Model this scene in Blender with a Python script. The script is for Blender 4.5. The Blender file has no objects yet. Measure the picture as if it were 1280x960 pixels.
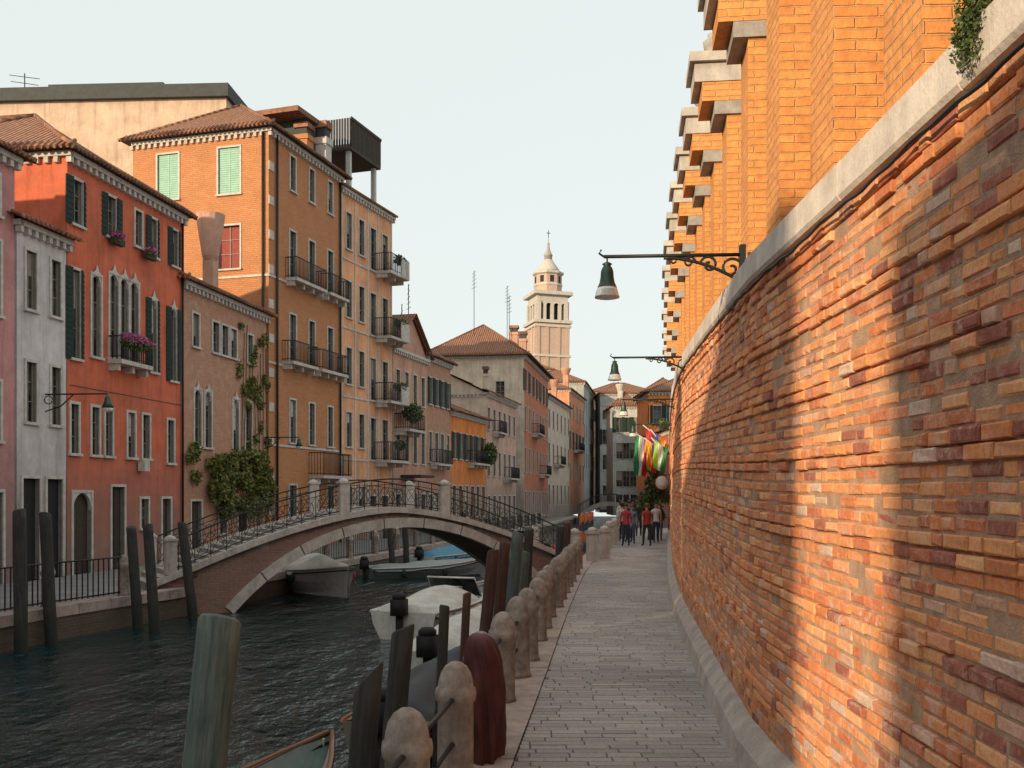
import bpy, math, random
from mathutils import Vector, Matrix, noise
random.seed(7)
R = random.random
def U(a, b): return a + (b - a) * random.random()
scene = bpy.context.scene
COL = scene.collection
I4 = Matrix.Identity(4)

# ------------------------------------------------------------------ materials
def newmat(name):
    m = bpy.data.materials.new(name); m.use_nodes = True
    nt = m.node_tree
    return m, nt, nt.nodes['Principled BSDF']
def nd(nt, typ, **kw):
    n = nt.nodes.new(typ)
    for k, v in kw.items():
        n.inputs[k.replace('__', ' ')].default_value = v
    return n
def mixc(nt, fac, a, b, mode='MIX'):
    n = nt.nodes.new('ShaderNodeMix'); n.data_type = 'RGBA'; n.blend_type = mode
    def st(sock, v):
        if isinstance(v, (tuple, list)): sock.default_value = (v[0], v[1], v[2], 1)
        elif isinstance(v, (int, float)): sock.default_value = v
        else: nt.links.new(v, sock)
    st(n.inputs[0], fac); st(n.inputs[6], a); st(n.inputs[7], b)
    return n.outputs[2]
def ramp(nt, src, p0, p1, v0=0.0, v1=1.0):
    n = nt.nodes.new('ShaderNodeMapRange'); n.inputs[1].default_value = p0; n.inputs[2].default_value = p1
    n.inputs[3].default_value = v0; n.inputs[4].default_value = v1
    nt.links.new(src, n.inputs[0]); return n.outputs[0]
def coords(nt, scale=(1, 1, 1), kind='Object'):
    tc = nt.nodes.new('ShaderNodeTexCoord'); mp = nt.nodes.new('ShaderNodeMapping')
    mp.inputs['Scale'].default_value = scale
    nt.links.new(tc.outputs[kind], mp.inputs[0]); return mp.outputs[0]
def noi(nt, vec, scale, detail=5, rough=.6):
    n = nd(nt, 'ShaderNodeTexNoise', Scale=scale, Detail=detail, Roughness=rough)
    nt.links.new(vec, n.inputs['Vector']); return n.outputs[0]
def bumpn(nt, b, h, strength, dist=.02):
    n = nd(nt, 'ShaderNodeBump', Strength=strength, Distance=dist)
    nt.links.new(h, n.inputs['Height']); nt.links.new(n.outputs[0], b.inputs['Normal'])
    return n
def sc(c, k): return tuple(min(1, x * k) for x in c)

def rough_mat(name, c, var=.35, scale=3, rough=.85, bump=.3, dist=.01, metallic=0, streak=0, grime=0, c2=None):
    m, nt, b = newmat(name)
    v = coords(nt)
    n1 = noi(nt, v, scale, 6, .65)
    c2 = c2 or sc(c, 1 - var)
    col = mixc(nt, ramp(nt, n1, .35, .65), c2, sc(c, 1 + var * .35))
    n2 = noi(nt, v, scale * 9, 4)
    col = mixc(nt, .25, col, mixc(nt, n2, sc(c, .5), sc(c, 1.5)))
    if streak:
        n3 = noi(nt, coords(nt, (2.2, 2.2, .22)), 1.6, 6, .7)
        col = mixc(nt, ramp(nt, n3, .5, .72, 0, streak), col, sc(c, .35))
    if grime:
        sp = nt.nodes.new('ShaderNodeSeparateXYZ'); nt.links.new(v, sp.inputs[0])
        n4 = noi(nt, v, 1.3, 6, .7)
        ad = nt.nodes.new('ShaderNodeMath'); ad.operation = 'MULTIPLY_ADD'
        nt.links.new(n4, ad.inputs[0]); ad.inputs[1].default_value = -3.5; nt.links.new(sp.outputs[2], ad.inputs[2])
        col = mixc(nt, ramp(nt, ad.outputs[0], -1.6, 2.2, grime, 0), col, (.17, .14, .125))
        n5 = noi(nt, v, .55, 7, .75)
        col = mixc(nt, ramp(nt, n5, .52, .66, 0, .22), col, mixc(nt, .4, sc(c, 1.1), (.50, .42, .34)))
    nt.links.new(col, b.inputs['Base Color'])
    b.inputs['Roughness'].default_value = rough; b.inputs['Metallic'].default_value = metallic
    if bump: bumpn(nt, b, n2, bump, dist)
    return m
def plaster(name, c): return rough_mat(name, c, .35, .9, .92, .35, .01, 0, .6, .8)

def brick_mat(name, c1, c2, mortar, scale=1.0, stain=.4, bump=.7, pale=0.0, row=.072):
    m, nt, b = newmat(name)
    v = coords(nt)
    sp = nt.nodes.new('ShaderNodeSeparateXYZ'); nt.links.new(v, sp.inputs[0])
    ad = nt.nodes.new('ShaderNodeMath'); ad.operation = 'ADD'
    nt.links.new(sp.outputs[0], ad.inputs[0]); nt.links.new(sp.outputs[1], ad.inputs[1])
    cb = nt.nodes.new('ShaderNodeCombineXYZ'); nt.links.new(ad.outputs[0], cb.inputs[0]); nt.links.new(sp.outputs[2], cb.inputs[1])
    nv = nd(nt, 'ShaderNodeTexNoise', Scale=9.0, Detail=3.0); nt.links.new(v, nv.inputs[0])
    va = nt.nodes.new('ShaderNodeVectorMath'); va.operation = 'MULTIPLY_ADD'
    nt.links.new(nv.outputs[1], va.inputs[0]); va.inputs[1].default_value = (.024, .016, 0); nt.links.new(cb.outputs[0], va.inputs[2])
    bt = nd(nt, 'ShaderNodeTexBrick', Scale=scale)
    bt.inputs['Brick Width'].default_value = .25; bt.inputs['Row Height'].default_value = row
    bt.inputs['Mortar Size'].default_value = .007; bt.inputs['Mortar Smooth'].default_value = .6
    bt.inputs['Color1'].default_value = (*c1, 1); bt.inputs['Color2'].default_value = (*c2, 1); bt.inputs['Mortar'].default_value = (*mortar, 1)
    nt.links.new(va.outputs[0], bt.inputs['Vector'])
    n1 = noi(nt, v, 1.1, 7, .7)
    col = mixc(nt, ramp(nt, n1, .42, .7, 0, stain), bt.outputs[0], sc(c1, .4))
    n2 = noi(nt, v, 14, 5)
    col = mixc(nt, .4, col, mixc(nt, ramp(nt, n2, .25, .75), sc(c1, .35), sc(c2, 1.7)))
    if pale:
        col = mixc(nt, ramp(nt, noi(nt, v, 2.3, 7, .75), .5, .68, 0, pale), col, (.55, .46, .38))
    nt.links.new(col, b.inputs['Base Color']); b.inputs['Roughness'].default_value = .92
    mm = nt.nodes.new('ShaderNodeMath'); mm.operation = 'MULTIPLY_ADD'
    nt.links.new(bt.outputs[1], mm.inputs[0]); mm.inputs[1].default_value = -1.0
    nt.links.new(n2, mm.inputs[2])
    bumpn(nt, b, mm.outputs[0], bump, .015)
    return m

def roof_mat(name, axis):
    m, nt, b = newmat(name)
    v = coords(nt)
    w = nd(nt, 'ShaderNodeTexWave', Scale=1.55, Distortion=.25, Detail=1.0); w.bands_direction = axis
    nt.links.new(v, w.inputs[0])
    w2 = nd(nt, 'ShaderNodeTexWave', Scale=.9, Distortion=.8); w2.bands_direction = 'Z'; nt.links.new(v, w2.inputs[0])
    n1 = noi(nt, v, 6, 6, .7)
    c = mixc(nt, ramp(nt, n1, .35, .65), (.20, .085, .05), (.46, .21, .12))
    c = mixc(nt, ramp(nt, w.outputs[1], 0, .45, .75, 0), c, (.06, .03, .02))
    c = mixc(nt, ramp(nt, noi(nt, v, 1.2, 5), .5, .7, 0, .5), c, (.14, .11, .09))
    nt.links.new(c, b.inputs['Base Color']); b.inputs['Roughness'].default_value = .9
    mm = nt.nodes.new('ShaderNodeMath'); mm.operation = 'MULTIPLY_ADD'
    nt.links.new(w2.outputs[1], mm.inputs[0]); mm.inputs[1].default_value = .2; nt.links.new(w.outputs[1], mm.inputs[2])
    bumpn(nt, b, mm.outputs[0], 1.0, .08)
    return m

def attr_mat(name, rough=.9, nscale=40, bump=.6, dist=.006, pale=0.0, ov=.45):
    m, nt, b = newmat(name)
    at = nt.nodes.new('ShaderNodeAttribute'); at.attribute_name = 'Col'
    v = coords(nt)
    n2 = noi(nt, v, nscale, 6, .7)
    col = mixc(nt, ov, at.outputs[0], mixc(nt, ramp(nt, n2, .3, .7), (.25, .25, .25), (.88, .88, .88)), 'OVERLAY')
    if pale:
        n3 = noi(nt, v, 9, 8, .8); n4 = noi(nt, v, .8, 4, .6)
        mu = nt.nodes.new('ShaderNodeMath'); mu.operation = 'MULTIPLY'
        nt.links.new(ramp(nt, n3, .50, .60), mu.inputs[0]); nt.links.new(ramp(nt, n4, .40, .62, .05, pale), mu.inputs[1])
        col = mixc(nt, mu.outputs[0], col, (.72, .54, .44))
        n6 = noi(nt, v, 1.3, 7, .75)
        col = mixc(nt, ramp(nt, n6, .54, .72, 0, .5), col, (.17, .065, .045))
    nt.links.new(col, b.inputs['Base Color']); b.inputs['Roughness'].default_value = rough
    bumpn(nt, b, n2, bump, dist)
    return m

def simple(name, c, rough=.6, metallic=0, var=.25, scale=8, bump=.15):
    return rough_mat(name, c, var, scale, rough, bump, .004, metallic)

M_stone = rough_mat('istrian_stone', (.52, .475, .43), .35, 5, .8, .4, .008, 0, .6)
M_stoneD = rough_mat('weathered_stone', (.38, .35, .325), .45, 6, .85, .5, .01, 0, .5)
M_frame = rough_mat('window_surround_stone', (.54, .50, .455), .3, 5, .8, .2, .005, 0, .5)
M_rev = rough_mat('window_reveal', (.22, .19, .17), .3, 5, .85, .2)
M_kerb = rough_mat('kerb_stone', (.43, .35, .31), .45, 4, .8, .6, .012)
M_iron = simple('wrought_iron', (.02, .022, .024), .55, .3)
M_shut = rough_mat('green_shutter', (.014, .032, .028), .4, 6, .85, .4, .01)
M_shutL = rough_mat('pale_green_blind', (.24, .44, .36), .2, 3, .6, .2, .01)
M_wood = rough_mat('dark_timber', (.05, .035, .025), .5, 8, .8, .6, .01)
M_wframe = simple('painted_window_frame', (.26, .22, .18), .6)
M_post2 = simple('white_painted_post', (.5, .47, .42), .6)
M_redc = simple('red_curtain', (.25, .05, .04), .8)
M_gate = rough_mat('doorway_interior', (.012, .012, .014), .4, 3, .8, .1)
M_roofx = roof_mat('roof_tiles_x', 'X'); M_roofy = roof_mat('roof_tiles_y', 'Y')
M_tar = rough_mat('dark_roof_edge', (.05, .055, .055), .3, 3, .8, .2)
m, nt, b = newmat('window_glass')
n1 = noi(nt, coords(nt), 1.1, 3)
nt.links.new(mixc(nt, ramp(nt, n1, .42, .6), (.010, .014, .016), (.07, .075, .07)), b.inputs['Base Color'])
b.inputs['Roughness'].default_value = .15; b.inputs['Specular IOR Level'].default_value = .35; M_glass = m
m, nt, b = newmat('foliage_leaves')
n1 = noi(nt, coords(nt), 9, 3); n2 = noi(nt, coords(nt), 1.7, 2)
c = mixc(nt, ramp(nt, n1, .35, .65), (.025, .05, .012), (.13, .17, .03))
nt.links.new(mixc(nt, ramp(nt, n2, .4, .6, 0, .6), c, (.05, .07, .02)), b.inputs['Base Color']); b.inputs['Roughness'].default_value = .6
M_leaf = m
m, nt, b = newmat('ivy_leaves')
n1 = noi(nt, coords(nt), 5, 3)
nt.links.new(mixc(nt, ramp(nt, n1, .35, .65), (.05, .075, .015), (.20, .20, .035)), b.inputs['Base Color']); b.inputs['Roughness'].default_value = .6
M_ivy = m
M_flow = simple('flower_petals', (.50, .12, .30), .7, 0, .5, 30)

# ------------------------------------------------------------------ builder
class Bld:
    def __init__(s, name): s.name = name; s.parts = {}; s.smooth = set()
    def p(s, part, mat):
        k = (part, mat.name)
        if k not in s.parts: s.parts[k] = ([], [], mat)
        return s.parts[k]
    def poly(s, part, mat, pts, M=None):
        v, f, _ = s.p(part, mat); i = len(v)
        for q in pts:
            q = Vector(q); v.append((M @ q) if M else q)
        f.append(tuple(range(i, i + len(pts))))
    def box(s, part, mat, x0, x1, y0, y1, z0, z1, M=None):
        v, f, _ = s.p(part, mat); i = len(v)
        for q in ((x0, y0, z0), (x1, y0, z0), (x1, y1, z0), (x0, y1, z0), (x0, y0, z1), (x1, y0, z1), (x1, y1, z1), (x0, y1, z1)):
            q = Vector(q); v.append((M @ q) if M else q)
        for a in ((0, 3, 2, 1), (4, 5, 6, 7), (0, 1, 5, 4), (1, 2, 6, 5), (2, 3, 7, 6), (3, 0, 4, 7)):
            f.append(tuple(i + k for k in a))
    def lathe(s, part, mat, prof, seg=14, M=None, sm=True, ox=0, oy=0, oz=0):
        v, f, _ = s.p(part, mat); i = len(v)
        for (r, z) in prof:
            for k in range(seg):
                a = 2 * math.pi * k / seg
                q = Vector((ox + r * math.cos(a), oy + r * math.sin(a), oz + z)); v.append((M @ q) if M else q)
        for j in range(len(prof) - 1):
            for k in range(seg):
                k2 = (k + 1) % seg
                f.append((i + j * seg + k, i + j * seg + k2, i + (j + 1) * seg + k2, i + (j + 1) * seg + k))
        f.append(tuple(i + k for k in reversed(range(seg))))
        f.append(tuple(i + (len(prof) - 1) * seg + k for k in range(seg)))
        if sm: s.smooth.add((part, mat.name))
    def tube(s, part, mat, pts, r, seg=6, M=None):
        v, f, _ = s.p(part, mat); i = len(v); n = len(pts); pts = [Vector(q) for q in pts]
        rr = r if isinstance(r, (list, tuple)) else [r] * n
        for j in range(n):
            t = (pts[min(j + 1, n - 1)] - pts[max(j - 1, 0)])
            if t.length < 1e-9: t = Vector((0, 0, 1))
            t.normalize()
            up = Vector((0, 0, 1)) if abs(t.z) < .95 else Vector((1, 0, 0))
            a = t.cross(up).normalized(); c = a.cross(t)
            for k in range(seg):
                an = 2 * math.pi * k / seg
                q = pts[j] + (a * math.cos(an) + c * math.sin(an)) * rr[j]
                v.append((M @ q) if M else q)
        for j in range(n - 1):
            for k in range(seg):
                k2 = (k + 1) % seg
                f.append((i + j * seg + k, i + j * seg + k2, i + (j + 1) * seg + k2, i + (j + 1) * seg + k))
        f.append(tuple(i + k for k in reversed(range(seg)))); f.append(tuple(i + (n - 1) * seg + k for k in range(seg)))
        s.smooth.add((part, mat.name))
    def leaves(s, part, mat, blobs, size):
        v, f, _ = s.p(part, mat)
        for (c, rad, n) in blobs:
            for _i in range(n):
                while True:
                    q = Vector((U(-1, 1), U(-1, 1), U(-1, 1)))
                    if q.length < 1: break
                q *= .35 + .65 * q.length
                pz = Vector(c) + Vector((q.x * rad[0], q.y * rad[1], q.z * rad[2]))
                a = Vector((U(-1, 1), U(-1, 1), U(-1, 1))).normalized() * size * U(.6, 1.3)
                b2 = a.orthogonal().normalized() * size * U(.4, .8)
                b2.rotate(Matrix.Rotation(U(0, 6.28), 3, a))
                i = len(v); v += [pz - a, pz - b2, pz + a, pz + b2]; f.append((i, i + 1, i + 2, i + 3))
    def finish(s, M=I4):
        keys = list(s.parts)
        single = len(keys) == 1
        root = None
        if not single:
            root = bpy.data.objects.new(s.name, None); COL.objects.link(root); root.matrix_world = M
        for k in keys:
            v, f, mat = s.parts[k]
            me = bpy.data.meshes.new(s.name + '_' + k[0]); me.from_pydata([tuple(q) for q in v], [], f); me.materials.append(mat)
            if k in s.smooth:
                me.polygons.foreach_set('use_smooth', [len(q) < 5 for q in f])
            o = bpy.data.objects.new(s.name if single else k[0], me); COL.objects.link(o)
            if single: o.matrix_world = M
            else: o.parent = root
        return root

def TR(x, y, z, rz=0): return Matrix.Translation((x, y, z)) @ Matrix.Rotation(rz, 4, 'Z')

# ------------------------------------------------------------------ profile curves of the place (metres, as functions of distance along the quay)
def curve(P):
    def f(y):
        if y <= P[0][0]: return P[0][1] + (y - P[0][0]) * (P[1][1] - P[0][1]) / (P[1][0] - P[0][0])
        if y >= P[-1][0]: return P[-1][1] + (y - P[-1][0]) * (P[-1][1] - P[-2][1]) / (P[-1][0] - P[-2][0])
        for i in range(len(P) - 1):
            if y <= P[i + 1][0]: break
        def sl(k):
            a = P[max(k - 1, 0)]; b = P[min(k + 1, len(P) - 1)]
            return (b[1] - a[1]) / (b[0] - a[0])
        h = P[i + 1][0] - P[i][0]; t = (y - P[i][0]) / h
        return ((2 * t**3 - 3 * t * t + 1) * P[i][1] + (t**3 - 2 * t * t + t) * h * sl(i) + (-2 * t**3 + 3 * t * t) * P[i + 1][1] + (t**3 - t * t) * h * sl(i + 1))
    return f
xw = curve([(0, 1.66), (3.35, 1.73), (7.3, 1.84), (9, 2.0), (12.4, 2.38), (16, 2.79), (19.9, 3.3), (26, 4.2), (35.5, 5.68), (45, 7.15), (55, 8.75), (120, 20)])
xl = curve([(0, -.73), (7.3, 0), (10.8, .35), (19.1, 1.17), (29, 2.3), (45, 4.7), (60, 6.9), (120, 15.5)])
qe = curve([(0, -1.3), (5.4, -.78), (9.67, -.31), (13.75, .14), (20.4, .83), (28, 1.65), (45, 4.1), (60, 6.3), (80, 8.8), (95, 10.6), (120, 14.5)])
ct = curve([(0, 3.5), (4, 3.52), (7.3, 3.6), (12.4, 3.88), (17, 4.08), (26, 4.2), (60, 4.4)])
lq = curve([(-30, -16), (0, -12.6), (19.6, -10.1), (22, -9.6), (26, -8.35), (35, -6.5), (54, -2.9), (68, -.4), (90, 3.7), (110, 6.6), (125, 9), (150, 13)])
LQZ = -.4; WZ = -1.1
def slope(f, y): return (f(y + .05) - f(y - .05)) / .1
def wpos(y, p, z):
    k = slope(xw, y); c = 1 / math.sqrt(1 + k * k)
    return (xw(y) - p * c, y + p * k * c, z)

def colored_mesh(name, V, F, C, mat, parent=None):
    me = bpy.data.meshes.new(name); me.from_pydata(V, [], F); me.materials.append(mat)
    ca = me.color_attributes.new('Col', 'FLOAT_COLOR', 'POINT')
    flat = []
    for c in C: flat += [c[0], c[1], c[2], 1.0]
    ca.data.foreach_set('color', flat)
    o = bpy.data.objects.new(name, me); COL.objects.link(o)
    if parent: o.parent = parent
    return o

# ------------------------------------------------------------------ ground, quays, water
M_pave = rough_mat('paving_bed', (.10, .095, .085), .4, 5, .9, .4)
M_quay = rough_mat('quay_paving', (.22, .21, .2), .4, 1.2, .9, .3)
M_algae = brick_mat('canal_wall_brick', (.16, .11, .08), (.11, .09, .07), (.09, .09, .08), stain=.8)
g = Bld('right_bank_pavement')
ys = [-60 + i * 2 for i in range(0, 91)]
for a, b_ in zip(ys, ys[1:]):
    g.poly('bed', M_pave, [(qe(a) + .03, a, -.03), (xw(a) + .5, a, -.03), (xw(b_) + .5, b_, -.03), (qe(b_) + .03, b_, -.03)])
    g.poly('quay_face', M_algae, [(qe(a) + .03, a, -2), (qe(a) + .03, a, -.03), (qe(b_) + .03, b_, -.03), (qe(b_) + .03, b_, -2)])
    g.poly('land', M_quay, [(xw(a) + .5, a, -.03), (900, a, -.03), (900, b_, -.03), (xw(b_) + .5, b_, -.03)])
g.finish()
g = Bld('left_bank_pavement')
for a, b_ in zip(ys[:-1], ys[1:]):
    if b_ > 150: break
    g.poly('paving', M_quay, [(-900, a, LQZ), (lq(a), a, LQZ), (lq(b_), b_, LQZ), (-900, b_, LQZ)])
    g.poly('quay_face', M_algae, [(lq(a), a, LQZ), (lq(a), a, -2), (lq(b_), b_, -2), (lq(b_), b_, LQZ)])
    if a > -10 and b_ < 120:
        for j in range(2):
            y0 = a + j; y1 = a + j + .985
            k = [(lq(y0) + .04, y0), (lq(y1) + .04, y1), (lq(y1) - .4, y1), (lq(y0) - .4, y0)]
            g.poly('edge_stones', M_kerb, [(x, y, LQZ + .03) for x, y in k])
            g.poly('edge_stones', M_kerb, [(k[1][0], k[1][1], LQZ + .03), (k[0][0], k[0][1], LQZ + .03), (k[0][0], k[0][1], LQZ - .2), (k[1][0], k[1][1], LQZ - .2)])
g.finish()
g = Bld('ground')
g.poly('g', M_quay, [(-900, 120, -.45), (8, 120, -.45), (8, 2500, -.45), (-900, 2500, -.45)])
g.poly('g', M_quay, [(8, 149, -.05), (900, 149, -.05), (900, 2500, -.05), (8, 2500, -.05)])
g.poly('g', M_quay, [(14.5, 119, -.04), (900, 119, -.04), (900, 149, -.04), (30, 149, -.04)])
g.finish()
m, nt, b = newmat('canal_water')
b.inputs['Base Color'].default_value = (.005, .026, .028, 1); b.inputs['Roughness'].default_value = .05
b.inputs['IOR'].default_value = 1.33; b.inputs['Specular IOR Level'].default_value = .45
v = coords(nt, (1, .5, 1))
a1 = noi(nt, v, 1.3, 3, .5); a2 = noi(nt, coords(nt, (1, .6, 1)), 5.5, 3, .55)
mm = nt.nodes.new('ShaderNodeMath'); mm.operation = 'MULTIPLY_ADD'; nt.links.new(a2, mm.inputs[0]); mm.inputs[1].default_value = .3; nt.links.new(a1, mm.inputs[2])
bumpn(nt, b, mm.outputs[0], 1.0, .24)
M_water = m
g = Bld('canal_water'); g.poly('w', M_water, [(-60, -60, WZ), (120, -60, WZ), (120, 152, WZ), (-60, 152, WZ)]); g.finish()

# kerb slabs (right bank)
g = Bld('quay_edge_kerb')
y = -1.0
while y < 62:
    L = U(.9, 1.5); y1 = y + L - .012; dz = U(-.004, .006)
    lo = [(qe(y), y), (xl(y) - .008, y), (xl(y1) - .008, y1), (qe(y1), y1)]
    v0 = [(x, yy, .012 + dz) for x, yy in lo]
    g.poly('slabs', M_kerb, v0)
    g.poly('slabs', M_kerb, [(lo[0][0], lo[0][1], -.22), (lo[0][0], lo[0][1], .012 + dz), (lo[3][0], lo[3][1], .012 + dz), (lo[3][0], lo[3][1], -.22)])
    g.poly('slabs', M_kerb, [(lo[0][0], lo[0][1], -.1), (lo[1][0], lo[1][1], -.1), (lo[1][0], lo[1][1], .012 + dz), (lo[0][0], lo[0][1], .012 + dz)])
    y += L
g.finish()
# paving stones
M_pst = attr_mat('trachyte_paving', .7, 30, .5, .005)
V = []; F = []; C = []
y = 1.5; r = 0
while y < 62:
    d = .125 if y < 30 else .25
    x = xl(y) - (U(.05, .3)); xe = xw(y) + .05
    while x < xe:
        w = U(.26, .46); x0 = max(x, xl(y)); x1 = min(x + w, xe)
        if x1 - x0 > .04:
            zz = U(-.002, .002); g_ = .0035; i = len(V); t = U(-.0015, .0015)
            o = [(x0 + g_, y + g_), (x1 - g_, y + g_), (x1 - g_, y + d - g_), (x0 + g_, y + d - g_)]
            V += [(a, b2, -.012) for a, b2 in o] + [(a + (.004 if k in (0, 3) else -.004), b2 + (.004 if k < 2 else -.004), zz + (t if k < 2 else -t)) for k, (a, b2) in enumerate(o)]
            F += [(i + 4, i + 5, i + 6, i + 7), (i, i + 1, i + 5, i + 4), (i + 1, i + 2, i + 6, i + 5), (i + 2, i + 3, i + 7, i + 6), (i + 3, i, i + 4, i + 7)]
            k = U(.82, 1.15); nn = noise.noise(Vector((x * .8, y * .5, 3)))
            k *= 1 + nn * .35
            C += [(.31 * k, .28 * k * U(.97, 1.03), .255 * k)] * 8
        x += w
    y += d; r += 1
colored_mesh('paved_path', V, F, C, M_pst)
g = Bld('paving_joint_sand')
for a in range(0, 62, 2): g.poly('sand', M_pave, [(xl(a) - .01, a, -.008), (xw(a) + .1, a, -.008), (xw(a + 2) + .1, a + 2, -.008), (xl(a + 2) - .01, a + 2, -.008)])
g.finish()

# ------------------------------------------------------------------ the long brick boundary wall
wall = bpy.data.objects.new('brick_boundary_wall', None); COL.objects.link(wall)
M_wb = attr_mat('weathered_wall_brick', .92, 34, .9, .012, pale=.7, ov=.5)
M_mort = rough_mat('lime_mortar', (.50, .32, .22), .4, 9, .95, .9, .012)
V = []; F = []; C = []
NC = 47; zb = .26
pal = [(.76, .285, .11), (.80, .33, .135), (.70, .235, .09), (.60, .19, .085), (.82, .38, .18), (.74, .30, .15), (.78, .30, .12)]
for r in range(NC):
    y = .3 + (.125 if r % 2 else 0) + U(-.02, .02)
    band = (r % 6) in (3, 4)
    while y < 50:
        L = U(.225, .265) if R() > .22 else U(.11, .14)
        y0 = y + .005; y1 = y + L - .005; y += L
        h0 = (ct(y0) - zb) / NC; z0 = zb + r * h0 + .005; z1 = z0 + h0 - .010
        nn = noise.noise(Vector((y0 * .55, r * .11, 0))); n2 = noise.noise(Vector((y0 * 1.7, r * .35, 9)))
        p = U(.003, .010) + (.020 if band else 0) + n2 * .006
        if R() < .05 + max(0, nn) * .2: p -= U(.004, .014)
        if band and R() < .12: p -= .018
        z0 += U(-.004, .004); z1 += U(-.005, .004)
        i = len(V); ch = U(.004, .012)
        for (yy, zz) in ((y0, z0), (y1, z0), (y1, z1), (y0, z1)): V.append(wpos(yy, -.02, zz))
        for (yy, zz) in ((y0 + ch * .3, z0 + ch * .3), (y1 - ch * .3, z0 + ch * .3), (y1 - ch * .3, z1 - ch * .3), (y0 + ch * .3, z1 - ch * .3)): V.append(wpos(yy, p - .006, zz))
        for (yy, zz) in ((y0 + ch + U(0, .012), z0 + ch), (y1 - ch - U(0, .012), z0 + ch + U(0, .008)), (y1 - ch - U(0, .006), z1 - ch), (y0 + ch, z1 - ch - U(0, .009))): V.append(wpos(yy, p + U(-.004, .003), zz))
        F += [(i + 8, i + 11, i + 10, i + 9)]
        for o in (0, 4):
            for k in range(4):
                k2 = (k + 1) % 4; F.append((i + o + k, i + o + 4 + k, i + o + 4 + k2, i + o + k2))
        c = random.choice(pal); k = U(.84, 1.10)
        low = max(0, 1 - r / 26.)
        near = max(0, 1 - y0 / 5.5)
        if R() < .01 + .08 * low + max(0, nn) * .16 + .15 * near: c = (.68, .46, .36) if R() < .5 else (.64, .36, .25)
        elif R() < .04 + .4 * near: c = (.36, .12, .08)
        k *= 1 - .3 * max(0, 1 - r / 5.)
        c = tuple(x * k for x in c)
        C += [c] * 12
colored_mesh('bricks', V, F, C, M_wb, wall)
g = Bld('x')
ya = [i * .5 for i in range(-4, 112)]
def strip(g, part, mat, prof, ylist=ya):
    for a, b_ in zip(ylist, ylist[1:]):
        A = prof(a); Bq = prof(b_)
        for k in range(len(A) - 1):
            g.poly(part, mat, [wpos(a, A[k][0], A[k][1]), wpos(b_, Bq[k][0], Bq[k][1]), wpos(b_, Bq[k + 1][0], Bq[k + 1][1]), wpos(a, A[k + 1][0], A[k + 1][1])])
strip(g, 'mortar_core', M_mort, lambda y: [(.0, -.05), (.0, ct(y) + .02)])
M_skirt = rough_mat('wall_base_render', (.46, .39, .35), .4, 3, .9, .8, .02)
strip(g, 'base_skirting', M_skirt, lambda y: [(.17 + .02 * noise.noise(Vector((y * 1.5, 0, 0))), -.02), (.14 + .02 * noise.noise(Vector((y * 1.5, 0, 2))), .16), (.05, .27 + .03 * noise.noise(Vector((y, 4, 0)))), (-.02, .29)])
M_cop = rough_mat('coping_stone', (.68, .60, .54), .3, 4, .8, .5, .01, 0, .35)
y = -1.
while y < 54:
    L = U(1.1, 1.7); e = y + L - .01; n = 4
    j = U(-.006, .006)
    yl = [y + (e - y) * k / n for k in range(n + 1)]
    strip(g, 'coping', M_cop, lambda q: [(-.4, ct(q) + .005), (.055 + j, ct(q) + .005), (.07 + j, ct(q) + .03), (.07 + j, ct(q) + .2), (.05 + j, ct(q) + .22), (-.4, ct(q) + .235)], yl)
    for q in (y, e):
        pr = [(-.4, ct(q) + .005), (.055 + j, ct(q) + .005), (.07 + j, ct(q) + .03), (.07 + j, ct(q) + .2), (.05 + j, ct(q) + .22), (-.4, ct(q) + .235)]
        g.poly('coping', M_cop, [wpos(q, p_, z_) for p_, z_ in pr])
    y += L
pts = [wpos(1 + i * .12, .06, ct(1 + i * .12) - .035 + .008 * math.sin(i * .55) + .006 * math.sin(i * 1.7)) for i in range(300)]
g.tube('cable', M_iron, pts, .0085, 6)
g.name = 'wall_parts'
o = g.finish()
for ch in list(o.children): ch.parent = wall
bpy.data.objects.remove(o)

# tuft of plants growing from the coping
g = Bld('wall_top_plant')
for k in range(34):
    yy = U(3.45, 3.75); bx, by, bz = wpos(yy, .02, 3.74)
    px = bx - U(.02, .12); pz = bz + U(-.14, .3)
    g.tube('stems', M_leaf, [(bx, by, bz), ((bx + px) / 2 - .02, by + U(-.04, .04), max(bz, pz) + .02), (px, by + U(-.08, .08), pz)], .003, 4)
g.leaves('leaves', M_leaf, [((1.69, 3.62, 3.80), (.07, .13, .12), 900), ((1.65, 3.6, 3.66), (.05, .11, .13), 800), ((1.71, 3.66, 3.95), (.07, .12, .14), 550)], .010)
g.finish()

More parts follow.
